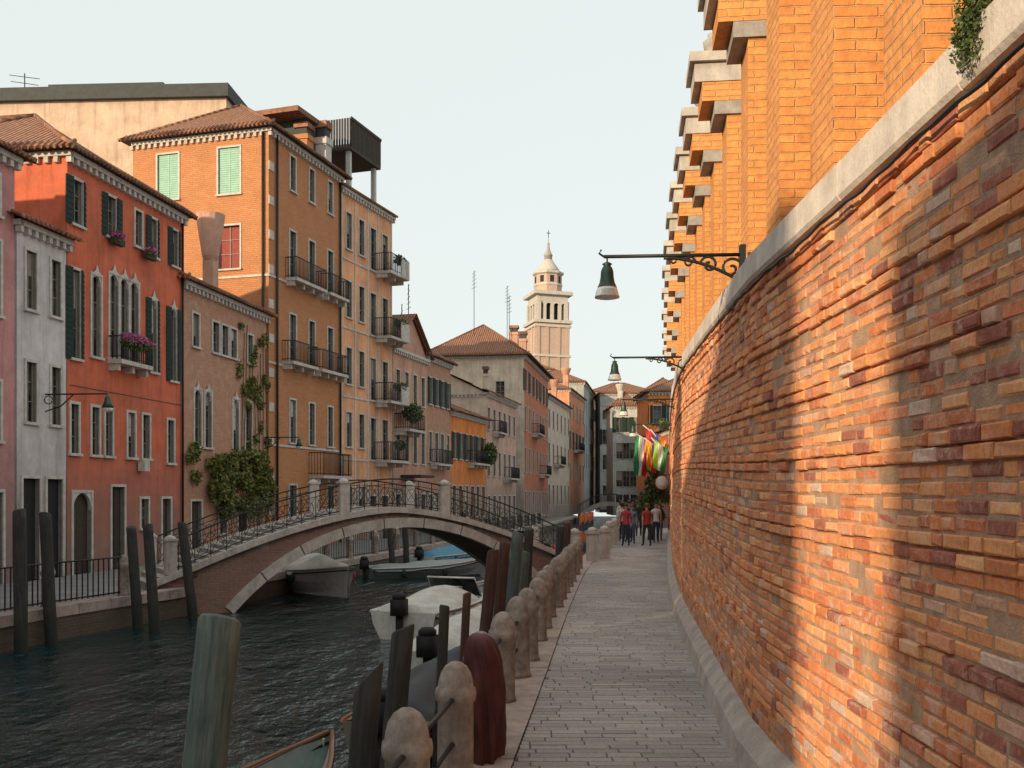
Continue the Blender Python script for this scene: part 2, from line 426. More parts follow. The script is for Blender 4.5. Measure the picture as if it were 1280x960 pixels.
# ------------------------------------------------------------------ brick palazzo behind the wall (piers with stone corbelled capitals)
M_pal = brick_mat('palazzo_brick', (.84, .37, .115), (.70, .26, .08), (.62, .38, .20), stain=.35, bump=.9, row=.066)
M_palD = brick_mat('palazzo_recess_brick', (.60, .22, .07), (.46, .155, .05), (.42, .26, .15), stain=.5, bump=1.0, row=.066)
g = Bld('brick_palazzo')
py = [(1.7, .5), (3.1, .5), (4.5, .5), (5.85, .5), (7.2, .5), (8.75, .5), (10.5, .5), (12.0, .5), (13.35, .5), (14.8, .5), (16.4, .5), (18.2, .5), (20.2, .55), (22.4, .6), (25, .7), (28, .7), (31.2, .8)]
def wbox(part, mat, y0, y1, p0, p1, z0, z1):
    a = [wpos(y0, p0, 0), wpos(y0, p1, 0), wpos(y1, p1, 0), wpos(y1, p0, 0)]
    f = [(0, 3, 2, 1), (4, 5, 6, 7), (0, 1, 5, 4), (1, 2, 6, 5), (2, 3, 7, 6), (3, 0, 4, 7)]
    vs = [(q[0], q[1], z0) for q in a] + [(q[0], q[1], z1) for q in a]
    for fa in f: g.poly(part, mat, [vs[k] for k in fa])
for i, (y, w) in enumerate(py):
    wbox('brick_piers', M_pal, y, y + w, -.10, -1.05, 3.4, 6.02)
    wbox('brick_piers', M_pal, y - .09, y + w + .06, -.03, -.55, 3.4, ct(y) + .26)
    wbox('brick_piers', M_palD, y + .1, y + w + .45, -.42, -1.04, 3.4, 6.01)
    wbox('capitals', M_stoneD, y - .03, y + w + .03, .03, -1.04, 6.02, 6.16)
    wbox('capitals', M_pal, y - .035, y + w + .035, .16, -1.04, 6.16, 6.36)
    wbox('capitals', M_stone, y - .05, y + w + .05, .24, -1.04, 6.36, 6.56)
    wbox('capitals', M_stone, y - .10, y + w + .10, .29, -1.05, 6.56, 6.66)
    q = wpos(y + .3, .0, 6.66)
    if i > 4: g.lathe('urns', M_stoneD, [(.09, 0), (.09, .05), (.04, .09), (.12, .2), (.13, .26), (.07, .31), (.08, .34)], 10, None, True, *q)
for a, b_ in zip(ya, ya[1:]):
    if a < 0 or a > 33: continue
    zt = 6.9 if a < 8 else 6.0
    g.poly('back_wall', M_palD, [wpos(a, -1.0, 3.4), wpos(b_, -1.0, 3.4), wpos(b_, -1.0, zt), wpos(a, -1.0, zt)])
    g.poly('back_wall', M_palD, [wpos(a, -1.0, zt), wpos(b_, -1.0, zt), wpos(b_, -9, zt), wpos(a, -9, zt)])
    g.poly('ledge', M_cop, [wpos(a, -.3, 3.45), wpos(b_, -.3, 3.45), wpos(b_, -1.02, 3.75), wpos(a, -1.02, 3.75)])
g.poly('back_wall', M_pal, [wpos(33.5, -1, 0), wpos(33.5, -9, 0), wpos(33.5, -9, 6.0), wpos(33.5, -1, 6.0)])
g.finish()

# ------------------------------------------------------------------ wall lamps
M_lampG = simple('lamp_green_metal', (.05, .085, .07), .45, .5)
m, nt, b = newmat('lamp_glass'); b.inputs['Base Color'].default_value = (.75, .74, .68, 1); b.inputs['Roughness'].default_value = .25
b.inputs['Transmission Weight'].default_value = .3; M_lampW = m
def street_lamp(M, L=1.25, s=1.0):
    g = Bld('wall_street_lamp')
    g.box('mount_plate', M_iron, -.03, .02, -.04, .04, -.28, .08)
    g.tube('arm', M_iron, [(0, 0, 0), (-L, 0, 0)], .016, 8)
    g.tube('arm', M_iron, [(-L, 0, .0), (-L - .04, 0, .03), (-L - .02, 0, .06)], .01, 6)
    g.tube('supply_cable', M_iron, [(-.02, .03, -.26), (-.07, .05, -.38), (-.02, .06, -.55), (.03, .06, -.4)], .006, 5)
    def spiral(cx, cz, r0, turns, a0, sgn):
        P = []
        for i in range(22):
            t = i / 21; a = a0 + sgn * t * turns * 6.283; rr = r0 * (1 - .8 * t); P.append((cx + rr * math.cos(a), 0, cz + rr * math.sin(a)))
        return P
    g.tube('scrollwork', M_iron, spiral(-.10, -.12, .10, 1.3, 0, 1), .013, 6)
    g.tube('scrollwork', M_iron, spiral(-.29, -.085, .08, 1.3, 3.0, -1), .012, 6)
    g.tube('scrollwork', M_iron, spiral(-.46, -.06, .055, 1.2, 0, 1), .010, 6)
    g.tube('scrollwork', M_iron, spiral(-.60, -.045, .04, 1.2, 3.0, -1), .009, 6)
    P = [(0 - .68 * t, 0, -.26 + .24 * math.sin(t * 1.57) ** .8) for t in [i / 14 for i in range(15)]]
    g.tube('brace', M_iron, P, .015, 6)
    T = Matrix.Translation((-L + .03, 0, 0))
    g.tube('hanger', M_iron, [(-L + .03, 0, 0), (-L + .03, 0, -.07)], .008, 6)
    g.lathe('lantern_cap', M_lampG, [(.02, -.05), (.045, -.065), (.03, -.08), (.045, -.10), (.055, -.13), (.058, -.18), (.066, -.225), (.082, -.262), (.086, -.268)], 18, T)
    g.lathe('lantern_glass', M_lampW, [(.084, -.269), (.094, -.30), (.106, -.345), (.11, -.358), (.095, -.362)], 18, T)
    g.finish(M)
for yy, z, L in ((8.62, 4.09, 1.2), (15.75, 4.2, 1.2), (22.1, 4.15, 1.2), (29, 4.1, 1.2)):
    x, y_, z_ = wpos(yy, -.04, z); street_lamp(TR(x, y_, z_, math.atan(-slope(xw, yy)) * .6), L)

# ------------------------------------------------------------------ buildings
def panel(g, mat, T, W, z0, z1, ops, part='walls'):
    xs = {0, W}; zs = {z0, z1}
    for o in ops:
        xs |= {max(0, o[0] - o[2] / 2), min(W, o[0] + o[2] / 2)}; zs |= {o[1], min(o[1] + o[3], z1)}
    xs = sorted(xs); zs = sorted(zs)
    for a, b_ in zip(xs, xs[1:]):
        if b_ - a < 1e-4: continue
        run = None
        for c, d in zip(zs, zs[1:]):
            mx = (a + b_) / 2; mz = (c + d) / 2
            hole = any(abs(mx - o[0]) < o[2] / 2 and o[1] < mz < o[1] + o[3] for o in ops)
            if hole:
                if run is not None: g.poly(part, mat, [(a, 0, run), (b_, 0, run), (b_, 0, c), (a, 0, c)], T); run = None
            elif run is None: run = c
        if run is not None: g.poly(part, mat, [(a, 0, run), (b_, 0, run), (b_, 0, z1), (a, 0, z1)], T)
    for o in ops:
        x, z, w, h, kind = o[:5]
        x0, x1 = x - w / 2, x + w / 2; t = z + h; dp = .13
        for q in ([(x0, 0, z), (x0, dp, z), (x0, dp, t), (x0, 0, t)], [(x1, 0, z), (x1, 0, t), (x1, dp, t), (x1, dp, z)],
                  [(x0, 0, z), (x1, 0, z), (x1, dp, z), (x0, dp, z)], [(x0, 0, t), (x0, dp, t), (x1, dp, t), (x1, 0, t)]):
            g.poly('window_reveals', M_rev, q, T)
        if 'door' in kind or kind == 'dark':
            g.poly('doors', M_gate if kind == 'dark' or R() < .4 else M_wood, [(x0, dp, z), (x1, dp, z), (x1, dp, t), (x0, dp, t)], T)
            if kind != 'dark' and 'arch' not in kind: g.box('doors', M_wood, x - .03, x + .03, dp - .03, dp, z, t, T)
        elif kind == 'closed':
            g.poly('shutters', M_shutL, [(x0, .06, z), (x1, .06, z), (x1, .06, t), (x0, .06, t)], T)
            n = int(h / .10)
            for k in range(n): g.box('shutters', M_shutL, x0 + .03, x1 - .03, .045, .062, z + k * h / n + .02, z + k * h / n + .075, T)
            g.box('shutters', M_shutL, x - .03, x + .03, .04, .055, z, t, T)
        else:
            g.poly('glass', M_glass if kind != 'red' else M_redc, [(x0, dp, z), (x1, dp, z), (x1, dp, t), (x0, dp, t)], T)
            if kind == 'red' or R() < .25:
                cz = z + h * U(.35, .8)
                if kind != 'red': g.box('roller_blinds', M_post2 if R() < .5 else M_wframe, x0 + .05, x1 - .05, dp - .03, dp - .022, cz, t - .02, T)
            g.box('window_bars', M_wframe, x - .018, x + .018, dp - .04, dp - .005, z, t, T)
            for q in (x0 + .02, x1 - .02): g.box('window_bars', M_wframe, q - .02, q + .02, dp - .045, dp - .006, z, t, T)
            for q in (.35, .68): g.box('window_bars', M_wframe, x0, x1, dp - .037, dp - .007, z + h * q - .012, z + h * q + .012, T)
        f = .085 if kind != 'plain' else .05
        if 'arch' in kind:
            r = w / 2; n = 7; zc = t - r * 1.15
            for sgn in (-1, 1):
                pr = [(x + sgn * r * math.cos(k * math.pi / 2 / n), zc + r * 1.13 * math.sin(k * math.pi / 2 / n)) for k in range(n + 1)]
                for k in range(n):
                    a, b2 = pr[k], pr[k + 1]
                    g.poly('arches', M_frame, [(a[0], -.02, a[1]), (b2[0], -.02, b2[1]), (b2[0], -.02, t + .02), (a[0], -.02, t + .02)] if sgn < 0 else [(b2[0], -.02, b2[1]), (a[0], -.02, a[1]), (a[0], -.02, t + .02), (b2[0], -.02, t + .02)], T)
                    g.poly('arches', M_frame, [(a[0], -.02, a[1]), (b2[0], -.02, b2[1]), (b2[0], dp - .05, b2[1]), (a[0], dp - .05, a[1])], T)
            if 'door' not in kind:
                for sgn in (-1, 1):
                    g.poly('arches', M_frame, [(x, -.052, t + .02), (x + sgn * (r + .09), -.052, t + .02), (x + sgn * .10, -.052, t + .16), (x, -.052, t + .36)][::(1 if sgn > 0 else -1)], T)
        if kind != 'bare':
            g.box('window_surrounds', M_frame, x0 - f, x0, -.04, .03, z, t, T); g.box('window_surrounds', M_frame, x1, x1 + f, -.04, .03, z, t, T)
            g.box('window_surrounds', M_frame, x0 - f, x1 + f, -.043, .03, t, t + f, T)
            if 'door' not in kind: g.box('sills', M_frame, x0 - f - .03, x1 + f + .03, -.10, .03, z - .08, z, T)
        if 'shut' in kind:
            for sgn in (-1, 1):
                a = x0 - .02 if sgn < 0 else x1 + .02; wd = w / 2 + .08; an = U(.05, .45)
                Ms = T @ Matrix.Translation((a, -.05, 0)) @ Matrix.Rotation(an * sgn, 4, 'Z')
                x_a, x_b = (-wd, 0) if sgn < 0 else (0, wd)
                g.box('shutters', M_shut, x_a, x_b, -.035, 0, z - .05, t + .05, Ms)
                n = int(h / .16)
                for k in range(n): g.box('shutters', M_shut, x_a + .05, x_b - .05, -.05, -.036, z + k * h / n + .04, z + k * h / n + .11, Ms)

def balcony(g, x0, x1, z, out=.55, h=.9, T=I4):
    g.box('balcony_slabs', M_stone, x0, x1, -out, -.001, z - .14, z, T)
    for k in range(max(2, int((x1 - x0) / .9) + 1)):
        xx = x0 + .12 + (x1 - x0 - .24) * k / max(1, int((x1 - x0) / .9))
        g.box('balcony_brackets', M_stone, xx - .07, xx + .07, -out * .7, -.002, z - .36, z - .14, T)
    for (a, b_) in (((x0 + .03, -out + .03), (x1 - .03, -out + .03)), ((x0 + .03, -out + .03), (x0 + .03, 0)), ((x1 - .03, -out + .03), (x1 - .03, 0))):
        L = math.dist(a, b_); n = max(2, int(L / .13))
        g.tube('balcony_rails', M_iron, [(a[0], a[1], z + h), (b_[0], b_[1], z + h)], .025, 4, T)
        g.tube('balcony_rails', M_iron, [(a[0], a[1], z + .1), (b_[0], b_[1], z + .1)], .018, 4, T)
        for k in range(n + 1):
            q = (a[0] + (b_[0] - a[0]) * k / n, a[1] + (b_[1] - a[1]) * k / n)
            g.box('balcony_rails', M_iron, q[0] - .011, q[0] + .011, q[1] - .011, q[1] + .011, z, z + h, T)

def chimney(g, x, y, z, h, mat, flare=True, w=.45, T=I4):
    g.box('chimneys', mat, x - w / 2, x + w / 2, y - w / 2, y + w / 2, z, z + h * .65, T)
    if flare:
        g.lathe('chimneys', mat, [(w * .55, 0), (w * .98, h * .32), (w * 1.0, h * .36), (w * .6, h * .36)], 12, T, False, x, y, z + h * .63)
    else:
        g.box('chimneys', mat, x - w / 2 - .06, x + w / 2 + .06, y - w / 2 - .06, y + w / 2 + .06, z + h * .65, z + h * .75, T)
        g.box('chimneys', M_tar, x - w / 2 + .05, x + w / 2 - .05, y - w / 2 + .05, y + w / 2 - .05, z + h * .75, z + h * .9, T)
        g.box('chimneys', M_roofx, x - w / 2 - .05, x + w / 2 + .05, y - w / 2 - .05, y + w / 2 + .05, z + h * .9, z + h, T)
def antenna(g, x, y, z, h, T=I4):
    g.tube('antenna', M_iron, [(x, y, z), (x, y, z + h)], .03, 5, T)
    for k in range(5): g.tube('antenna', M_iron, [(x - .7 + k * .08, y - .3, z + h - .2 - k * .35), (x + .7 - k * .08, y + .3, z + h - .2 - k * .35)], .02, 4, T)

def building(name, A, B, z0, z1, depth, mat, wins=(), roof='hip', rh=1.6, side_mat=None, side_wins=(), eave=.4, extra=None, dent=True):
    A = Vector(A); B = Vector(B); d = B - A; L = d.length; an = math.atan2(d.y, d.x)
    g = Bld(name); D = depth; side_mat = side_mat or mat
    panel(g, mat, I4, L, z0, z1, list(wins))
    TS = Matrix(((0, 1, 0, 0), (-1, 0, 0, D), (0, 0, 1, 0), (0, 0, 0, 1)))
    panel(g, side_mat, TS, D, z0, z1, list(side_wins), 'side_wall')
    g.poly('side_wall', side_mat, [(L, 0, z0), (L, D, z0), (L, D, z1), (L, 0, z1)])
    g.poly('side_wall', side_mat, [(L, D, z0), (0, D, z0), (0, D, z1), (L, D, z1)])
    if dent:
        g.box('cornice', M_frame, -.12, L + .1, -.2, .02, z1 - .12, z1 + .04)
        g.box('cornice', M_frame, -.125, .02, -.2, D, z1 - .118, z1 + .038)
        n = int(L / .32)
        for k in range(n + 1): g.box('cornice', M_frame, k * L / n - .07, k * L / n + .07, -.17, 0, z1 - .30, z1 - .12)
        n = int(D / .32)
        for k in range(1, n + 1): g.box('cornice', M_frame, -.11, 0, k * D / n - .07, k * D / n + .07, z1 - .30, z1 - .12)
    e = eave; za = z1 + .06
    if roof == 'flat':
        g.poly('roof', M_tar, [(0, 0, z1), (L, 0, z1), (L, D, z1), (0, D, z1)])
    elif roof == 'hip':
        h = min(L, D) / 2 + e; zt = za + rh
        c = [(-e, -e, za), (L + e, -e, za), (L + e, D + e, za), (-e, D + e, za)]
        if L >= D: r0, r1 = (-e + h, D / 2, zt), (L + e - h, D / 2, zt)
        else: r0, r1 = (L / 2, -e + h, zt), (L / 2, D + e - h, zt)
        if L >= D:
            g.poly('roof', M_roofx, [c[0], c[1], r1, r0]); g.poly('roof', M_roofx, [c[2], c[3], r0, r1])
            g.poly('roof_ends', M_roofy, [c[3], c[0], r0]); g.poly('roof_ends', M_roofy, [c[1], c[2], r1])
        else:
            g.poly('roof', M_roofx, [c[0], c[1], r0]); g.poly('roof', M_roofx, [c[2], c[3], r1])
            g.poly('roof_ends', M_roofy, [c[3], c[0], r0, r1]); g.poly('roof_ends', M_roofy, [c[1], c[2], r1, r0])
        g.poly('eaves_underside', M_wood, [c[3], c[2], c[1], c[0]])
        n = int((L + 2 * e) / .22)
        for k in range(n): g.tube('tile_ends', M_roofx, [(-e + .11 + k * .22, -e - .05, za - .01), (-e + .11 + k * .22, -e + .35, za + .05 + .35 * rh / h)], .07, 5)
        n = int((D + 2 * e) / .22)
        for k in range(n): g.tube('tile_ends', M_roofy, [(-e - .05, -e + .11 + k * .22, za - .01), (-e + .35, -e + .11 + k * .22, za + .05 + .35 * rh / h)], .07, 5)
        for q in (c[0], c[3]):
            g.tube('ridge_tiles', M_roofx, [q, r0], .09, 5)
        g.tube('ridge_tiles', M_roofx, [c[1], r1], .09, 5); g.tube('ridge_tiles', M_roofx, [r0, r1], .1, 5)
    elif roof == 'gable':
        zt = za + rh
        g.poly('roof', M_roofy, [(-e, -e, za), (L / 2, -e, zt), (L / 2, D, zt), (-e, D, za)]); g.poly('roof', M_roofy, [(L + e, -e, za), (L + e, D, za), (L / 2, D, zt), (L / 2, -e, zt)])
        g.poly('walls', mat, [(0, 0, z1), (L, 0, z1), (L / 2, 0, zt - .1)])
    elif roof == 'side':
        zt = za + rh
        g.poly('roof', M_roofx, [(-e, -e, za), (L + e, -e, za), (L + e, D / 2, zt), (-e, D / 2, zt)]); g.poly('roof', M_roofx, [(L + e, D + e, za), (-e, D + e, za), (-e, D / 2, zt), (L + e, D / 2, zt)])
        g.poly('side_wall', side_mat, [(0, D, z1), (0, 0, z1), (0, D / 2, zt - .08)]); g.poly('side_wall', side_mat, [(L, 0, z1), (L, D, z1), (L, D / 2, zt - .08)])
        n = int((L + 2 * e) / .22)
        for k in range(n): g.tube('tile_ends', M_roofx, [(-e + .11 + k * .22, -e - .05, za - .01), (-e + .11 + k * .22, -e + .35, za + .05 + .35 * rh / (D / 2 + e))], .07, 5)
    if extra: extra(g, L, D)
    M = Matrix.Translation((A.x, A.y, 0)) @ Matrix.Rotation(an, 4, 'Z')
    g.finish(M); return M
def rows(xs, spec, kind='rect'):
    return [(x, z, w, h, (k or kind)) for x in xs for (z, w, h, k) in spec]

# --- red palazzo
wr = [(.5, 10.3, .5, 1.35, 'shut'), (2.35, 10.4, .5, 1.3, 'shut'), (4.0, 10.5, .42, 1.2, 'rect'), (5.0, 10.4, .42, 1.3, 'shut'), (6.5, 10.4, .42, 1.3, 'shut'),
      (.42, 6.2, .4, 2.7, 'shut'), (1.5, 6.4, .5, 2.55, 'arch'), (2.5, 6.5, .5, 2.7, 'arch'), (3.12, 6.5, .5, 2.7, 'arch'), (3.74, 6.5, .5, 2.7, 'arch'), (5.0, 6.35, .42, 2.5, 'archshut'), (6.4, 6.2, .42, 2.6, 'archshut'),
      (.35, 3.3, .4, 1.5, 'rect'), (1.45, 3.3, .4, 1.5, 'rect'), (2.2, 3.3, .4, 1.5, 'rect'), (3.55, 3.3, .45, 1.5, 'rect'), (4.5, 3.3, .45, 1.5, 'rect'), (6.2, 3.2, .45, 1.55, 'rect'),
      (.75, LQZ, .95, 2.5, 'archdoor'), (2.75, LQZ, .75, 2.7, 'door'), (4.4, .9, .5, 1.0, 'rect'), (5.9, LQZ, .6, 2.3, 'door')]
def ex_red(g, L, D):
    balcony(g, 2.15, 4.1, 6.42, .5, .75)
    g.leaves('balcony_flowers', M_flow, [((3.1, -.5, 7.15), (1.1, .22, .2), 1100)], .05)
    g.leaves('balcony_plants', M_leaf, [((3.1, -.5, 7.0), (1.1, .2, .25), 900)], .05)
    for x in (2.4, 4.4):
        g.box('flower_boxes', M_wood, x - .3, x + .3, -.3, -.13, 10.15, 10.35); g.leaves('balcony_flowers', M_flow, [((x, -.25, 10.45), (.35, .15, .15), 220)], .05); g.leaves('balcony_plants', M_leaf, [((x, -.25, 10.35), (.35, .15, .2), 160)], .05)
    g.box('air_conditioner', M_frame, 3.9, 4.25, -.3, -.05, 2.85, 3.2)
    g.tube('drainpipe', M_iron, [(L - .1, -.07, LQZ), (L - .1, -.07, 12.2)], .045, 6)
    g.box('cables', M_iron, .1, L - .1, -.012, -.004, 5.35, 5.375)
M_red = plaster('red_plaster', (.58, .135, .065))
building('red_plaster_palazzo', (-13.4, 30), (-12.25, 37), LQZ, 12.35, 9, M_red, wr, 'hip', 2.6, extra=ex_red)
# --- white narrow house
M_white = plaster('white_plaster', (.60, .55, .55))
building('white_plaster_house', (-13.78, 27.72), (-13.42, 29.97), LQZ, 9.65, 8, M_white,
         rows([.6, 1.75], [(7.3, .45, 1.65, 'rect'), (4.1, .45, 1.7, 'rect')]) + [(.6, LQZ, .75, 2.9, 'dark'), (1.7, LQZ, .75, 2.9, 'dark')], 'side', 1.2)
M_mauve = plaster('mauve_plaster', (.52, .24, .235))
building('mauve_plaster_house', (-17.0, 8), (-13.82, 27.66), LQZ, 11.35, 9, M_mauve,
         rows([19.0, 17.2, 15, 12.8, 10, 7, 4, 1.5], [(6.9, .6, 2.0, 'rect'), (3.5, .6, 1.6, 'rect'), (LQZ, .8, 2.5, 'door'), (9.6, .5, 1.1, 'rect')]), 'hip', 1.6)
# --- brick house with ivy
M_bk = brick_mat('pale_pink_brick', (.50, .26, .16), (.42, .20, .12), (.46, .35, .27), stain=.35, pale=.5)
M_chp = plaster('chimney_render_pink', (.54, .32, .23))
def ex_ivy(g, L, D):
    bl = []
    for k in range(46): bl.append(((U(1.6, 7.3), -.35, U(1.2, 3.7)), (U(.2, .55), U(.2, .45), U(.2, .6)), 190))
    for k in range(26): bl.append(((U(4.4, 7.5), -.10, U(3.3, 9.3)), (U(.1, .4), .10, U(.15, .5)), 60))
    for k in range(8): bl.append(((U(.2, 1.0), -.2, U(2.6, 4)), (.2, .2, .3), 60))
    g.leaves('ivy', M_ivy, bl, .085)
    for k in range(9): g.tube('ivy_stems', M_wood, [(4.8 + k * .3, -.03, LQZ), (4.7 + k * .35 + U(-.3, .3), -.05, 3), (5.0 + k * .3, -.04, 6), (5.2 + k * .27, -.03, U(7, 9.4))], .015, 4)
    g.box('chimneys', M_chp, 3.2, 3.66, .4, .86, 9.9, 11.7)
    g.lathe('chimneys', M_chp, [(.27, 11.6), (.33, 11.75), (.56, 13.25), (.58, 13.45), (.40, 13.46)], 16, None, False, 3.43, .63)
building('brick_house_with_ivy', (-12.24, 37.06), (-10.97, 44.45), LQZ, 10.0, 8, M_bk,
         [(.95, 7.7, .5, 1.25, 'rect'), (2.6, 7.7, .55, 1.2, 'rect'), (3.4, 7.7, .55, 1.2, 'rect'), (4.2, 7.7, .55, 1.2, 'rect'), (5.8, 7.7, .5, 1.2, 'rect'),
          (1.1, 3.9, .55, 2.15, 'arch'), (1.95, 3.9, .55, 2.15, 'arch'), (4.4, 3.9, .55, 2.1, 'arch'), (5.6, 3.9, .55, 2.1, 'arch'), (1.0, LQZ, .8, 2.2, 'door'), (3.2, .5, .6, 1.1, 'rect'), (5.0, LQZ, .8, 2.2, 'door')],
         'hip', 1.7, extra=ex_ivy, dent=True)
# --- tall orange brick palazzo
M_ob = brick_mat('orange_brick', (.56, .25, .105), (.47, .185, .075), (.48, .32, .20), stain=.4, scale=.8, bump=1.0)
def ex_tall(g, L, D):
    z = LQZ; k = 0
    while z < 17.6:
        g.box('quoins', M_frame, -.002, .42, -.035, -.001, z, z + .4)
        z += 1.55; k += 1
    for z in (12.0, 8.1, 4.4): g.box('string_courses', M_frame, -.04, L, -.05, -.002, z - .14, z - .04)
    g.box('string_courses', M_frame, -.05, -.002, 0, D, 11.86, 11.96)
    balcony(g, 1.5, 4.6, 12.1, .6, .95); balcony(g, 5.0, 7.1, 12.1, .6, .95)
    balcony(g, 1.2, 3.7, 8.2, .6, .95); balcony(g, 4.1, 7.0, 8.2, .6, .95); balcony(g, 3.8, 7.0, 3.0, .8, 1.1)
    chimney(g, 6.2, 1.5, 18.6, 2.4, M_ob, False, .7)
    g.tube('drainpipe', M_iron, [(.62, -.09, LQZ), (.62, -.09, 18.3)], .06, 6); g.tube('drainpipe', M_iron, [(L - .15, -.09, LQZ), (L - .15, -.09, 18.3)], .06, 6); g.tube('drainpipe', M_iron, [(-.09, .25, LQZ), (-.09, .25, 18.3)], .06, 6)
building('tall_orange_brick_palazzo', (-10.9, 44.6), (-8.9, 51.6), LQZ, 18.45, 7.1, M_ob,
         rows([2.2, 4.1, 6.1], [(16.3, .5, 1.6, 'rect'), (12.1, .6, 2.3, 'rect'), (8.2, .6, 2.3, 'rect'), (4.5, .55, 2.0, 'rect'), (.4, .7, 2.1, 'rect')]),
         'hip', 2.7, side_wins=[(1.9, 15.7, 1.1, 2.1, 'closed'), (5.1, 15.7, 1.1, 2.1, 'closed'), (5.1, 12.3, 1.1, 1.95, 'red')], eave=.45, extra=ex_tall)
# --- peach house with roof terrace
M_peach = plaster('peach_plaster', (.80, .37, .19))
def ex_p(g, L, D):
    for k, x in enumerate((0.0, 1.5, 3.0, 4.3, L - .16)): g.box('pilasters', M_frame, x, x + .12, -.03, -.002, LQZ, 17.8)
    for z in (4.0, 7.3, 10.9, 14.5):
        g.box('string_courses', M_frame, 0.17, L, -.045, -.032, z - .12, z - .02)
        balcony(g, 3.9, L + .15, z, 1.0, 1.0)
        g.leaves('balcony_plants', M_leaf, [((L - .6, -.8, z + .9), (.7, .3, .3), 260)], .09)
    for z in (14.5, 10.9, 7.3): g.box('balcony_screen', M_stone, L - .9, L + .17, -1.03, -.95, z - .1, z + .95)
    for x in (2.0, 5.0):
        for y in (.6, 3.2): g.box('roof_terrace', M_post2, x - .12, x + .12, y - .12, y + .12, 18, 20.6)
    g.box('roof_terrace', M_wood, 1.7, 5.3, .3, 3.5, 20.6, 20.75)
    for k in range(24):
        x = 1.75 + k * .153; g.box('roof_terrace', M_wood, x - .05, x + .05, .3, .36, 20.75, 22.3)
    for k in range(20):
        y = .35 + k * .163; g.box('roof_terrace', M_wood, 1.7, 1.76, y - .05, y + .05, 20.75, 22.3); g.box('roof_terrace', M_wood, 5.24, 5.3, y - .05, y + .05, 20.75, 22.3)
    g.box('roof_terrace', M_wood, 1.66, 5.34, .26, .30, 22.2, 22.35)
    g.box('roof_access_hut', M_tar, -1.4, .6, 1.2, 3.5, 18, 21.2)
    g.box('roof_access_hut', M_roofx, -2.6, .8, 1.0, 3.9, 21.2, 21.45)
    chimney(g, -.2, .9, 18, 3.4, M_frame, False, .6)
building('peach_plaster_house', (-8.88, 51.66), (-6.93, 57.5), LQZ, 18.05, 7, M_peach,
         rows([.85, 2.3], [(15, .6, 1.9, 'rect'), (11.4, .6, 1.9, 'rect'), (7.9, .6, 1.9, 'rect'), (4.6, .6, 1.8, 'rect'), (.4, .7, 2.1, 'rect')]) +
         rows([3.7, 5.2], [(14.5, .7, 2.3, 'rect'), (10.9, .7, 2.3, 'rect'), (7.3, .7, 2.3, 'rect'), (4.0, .7, 2.3, 'rect'), (LQZ, .8, 2.4, 'door')]), 'side', 1.0, eave=.3, extra=ex_p)
# --- further row on left bank
def rr(n, L, spec, off=.8): return rows([off + (L - 2 * off) * i / (n - 1) for i in range(n)], spec)
M_tan = plaster('tan_pink_plaster', (.54, .29, .20))
def ex7(g, L, D):
    balcony(g, .2, 2.8, 5.9, 1.0, .9); g.leaves('balcony_plants', M_leaf, [((1.4, -.7, 6.9), (1.3, .5, .6), 1100)], .1)
    g.box('awning', M_wood, 1.2, 3.6, -1.3, -.01, 3.1, 3.25)
    chimney(g, 1.2, 2, 10.6, 2.4, M_tan, True, .5)
building('tan_plaster_house', (-6.9, 57.6), (-5.4, 63.3), LQZ, 10.6, 7, M_tan, rr(4, 5.9, [(7.6, .6, 1.8, 'rect'), (4.0, .6, 1.9, 'rect'), (0.2, .8, 1.9, 'rect')]), 'gable', 2.4, extra=ex7, side_mat=M_bk)
building('tan_stone_house', (-5.4, 63.35), (-4.2, 68), LQZ, 10.9, 7, M_bk, rr(4, 4.8, [(7.9, .6, 1.7, 'shut'), (4.2, .6, 1.9, 'rect'), (0.2, .8, 1.9, 'rect')], .6), 'hip', 1.8, extra=lambda g, L, D: (balcony(g, .6, 3.6, 4.1, .6, .9), antenna(g, 2, 2, 12, 4), antenna(g, 3.4, 3, 12, 3), chimney(g, 3.6, 2, 11, 2.2, M_tan)))
M_or = plaster('orange_plaster', (.74, .23, .05))
building('orange_plaster_house', (-4.2, 68.1), (-2, 77), LQZ, 7.8, 7, M_or, rr(6, 9.1, [(4.6, .7, 1.8, 'shut'), (.5, .8, 2.2, 'rect')]), 'hip', 1.6, extra=lambda g, L, D: (g.leaves('roof_plants', M_leaf, [((L - 1, -.6, 5.2), (.8, .5, .9), 900)], .12), balcony(g, 4, 8, 4.4, .7, .9)))
M_cream = plaster('cream_plaster', (.64, .53, .43))
building('pink_stone_house', (-2, 77.2), (.35, 88), LQZ, 10.0, 8, plaster('dusty_pink_plaster', (.58, .36, .28)), rr(6, 11, [(7.2, .7, 1.7, 'rect'), (3.6, .7, 1.9, 'rect'), (0, .9, 2.0, 'rect')]), 'side', 2.0, side_mat=M_cream, extra=lambda g, L, D: (chimney(g, 8, 2, 10.6, 2.5, M_cream, False), balcony(g, 6, 9.5, 3.5, .7, .9), balcony(g, 2, 4.5, 7.1, .7, .9)))
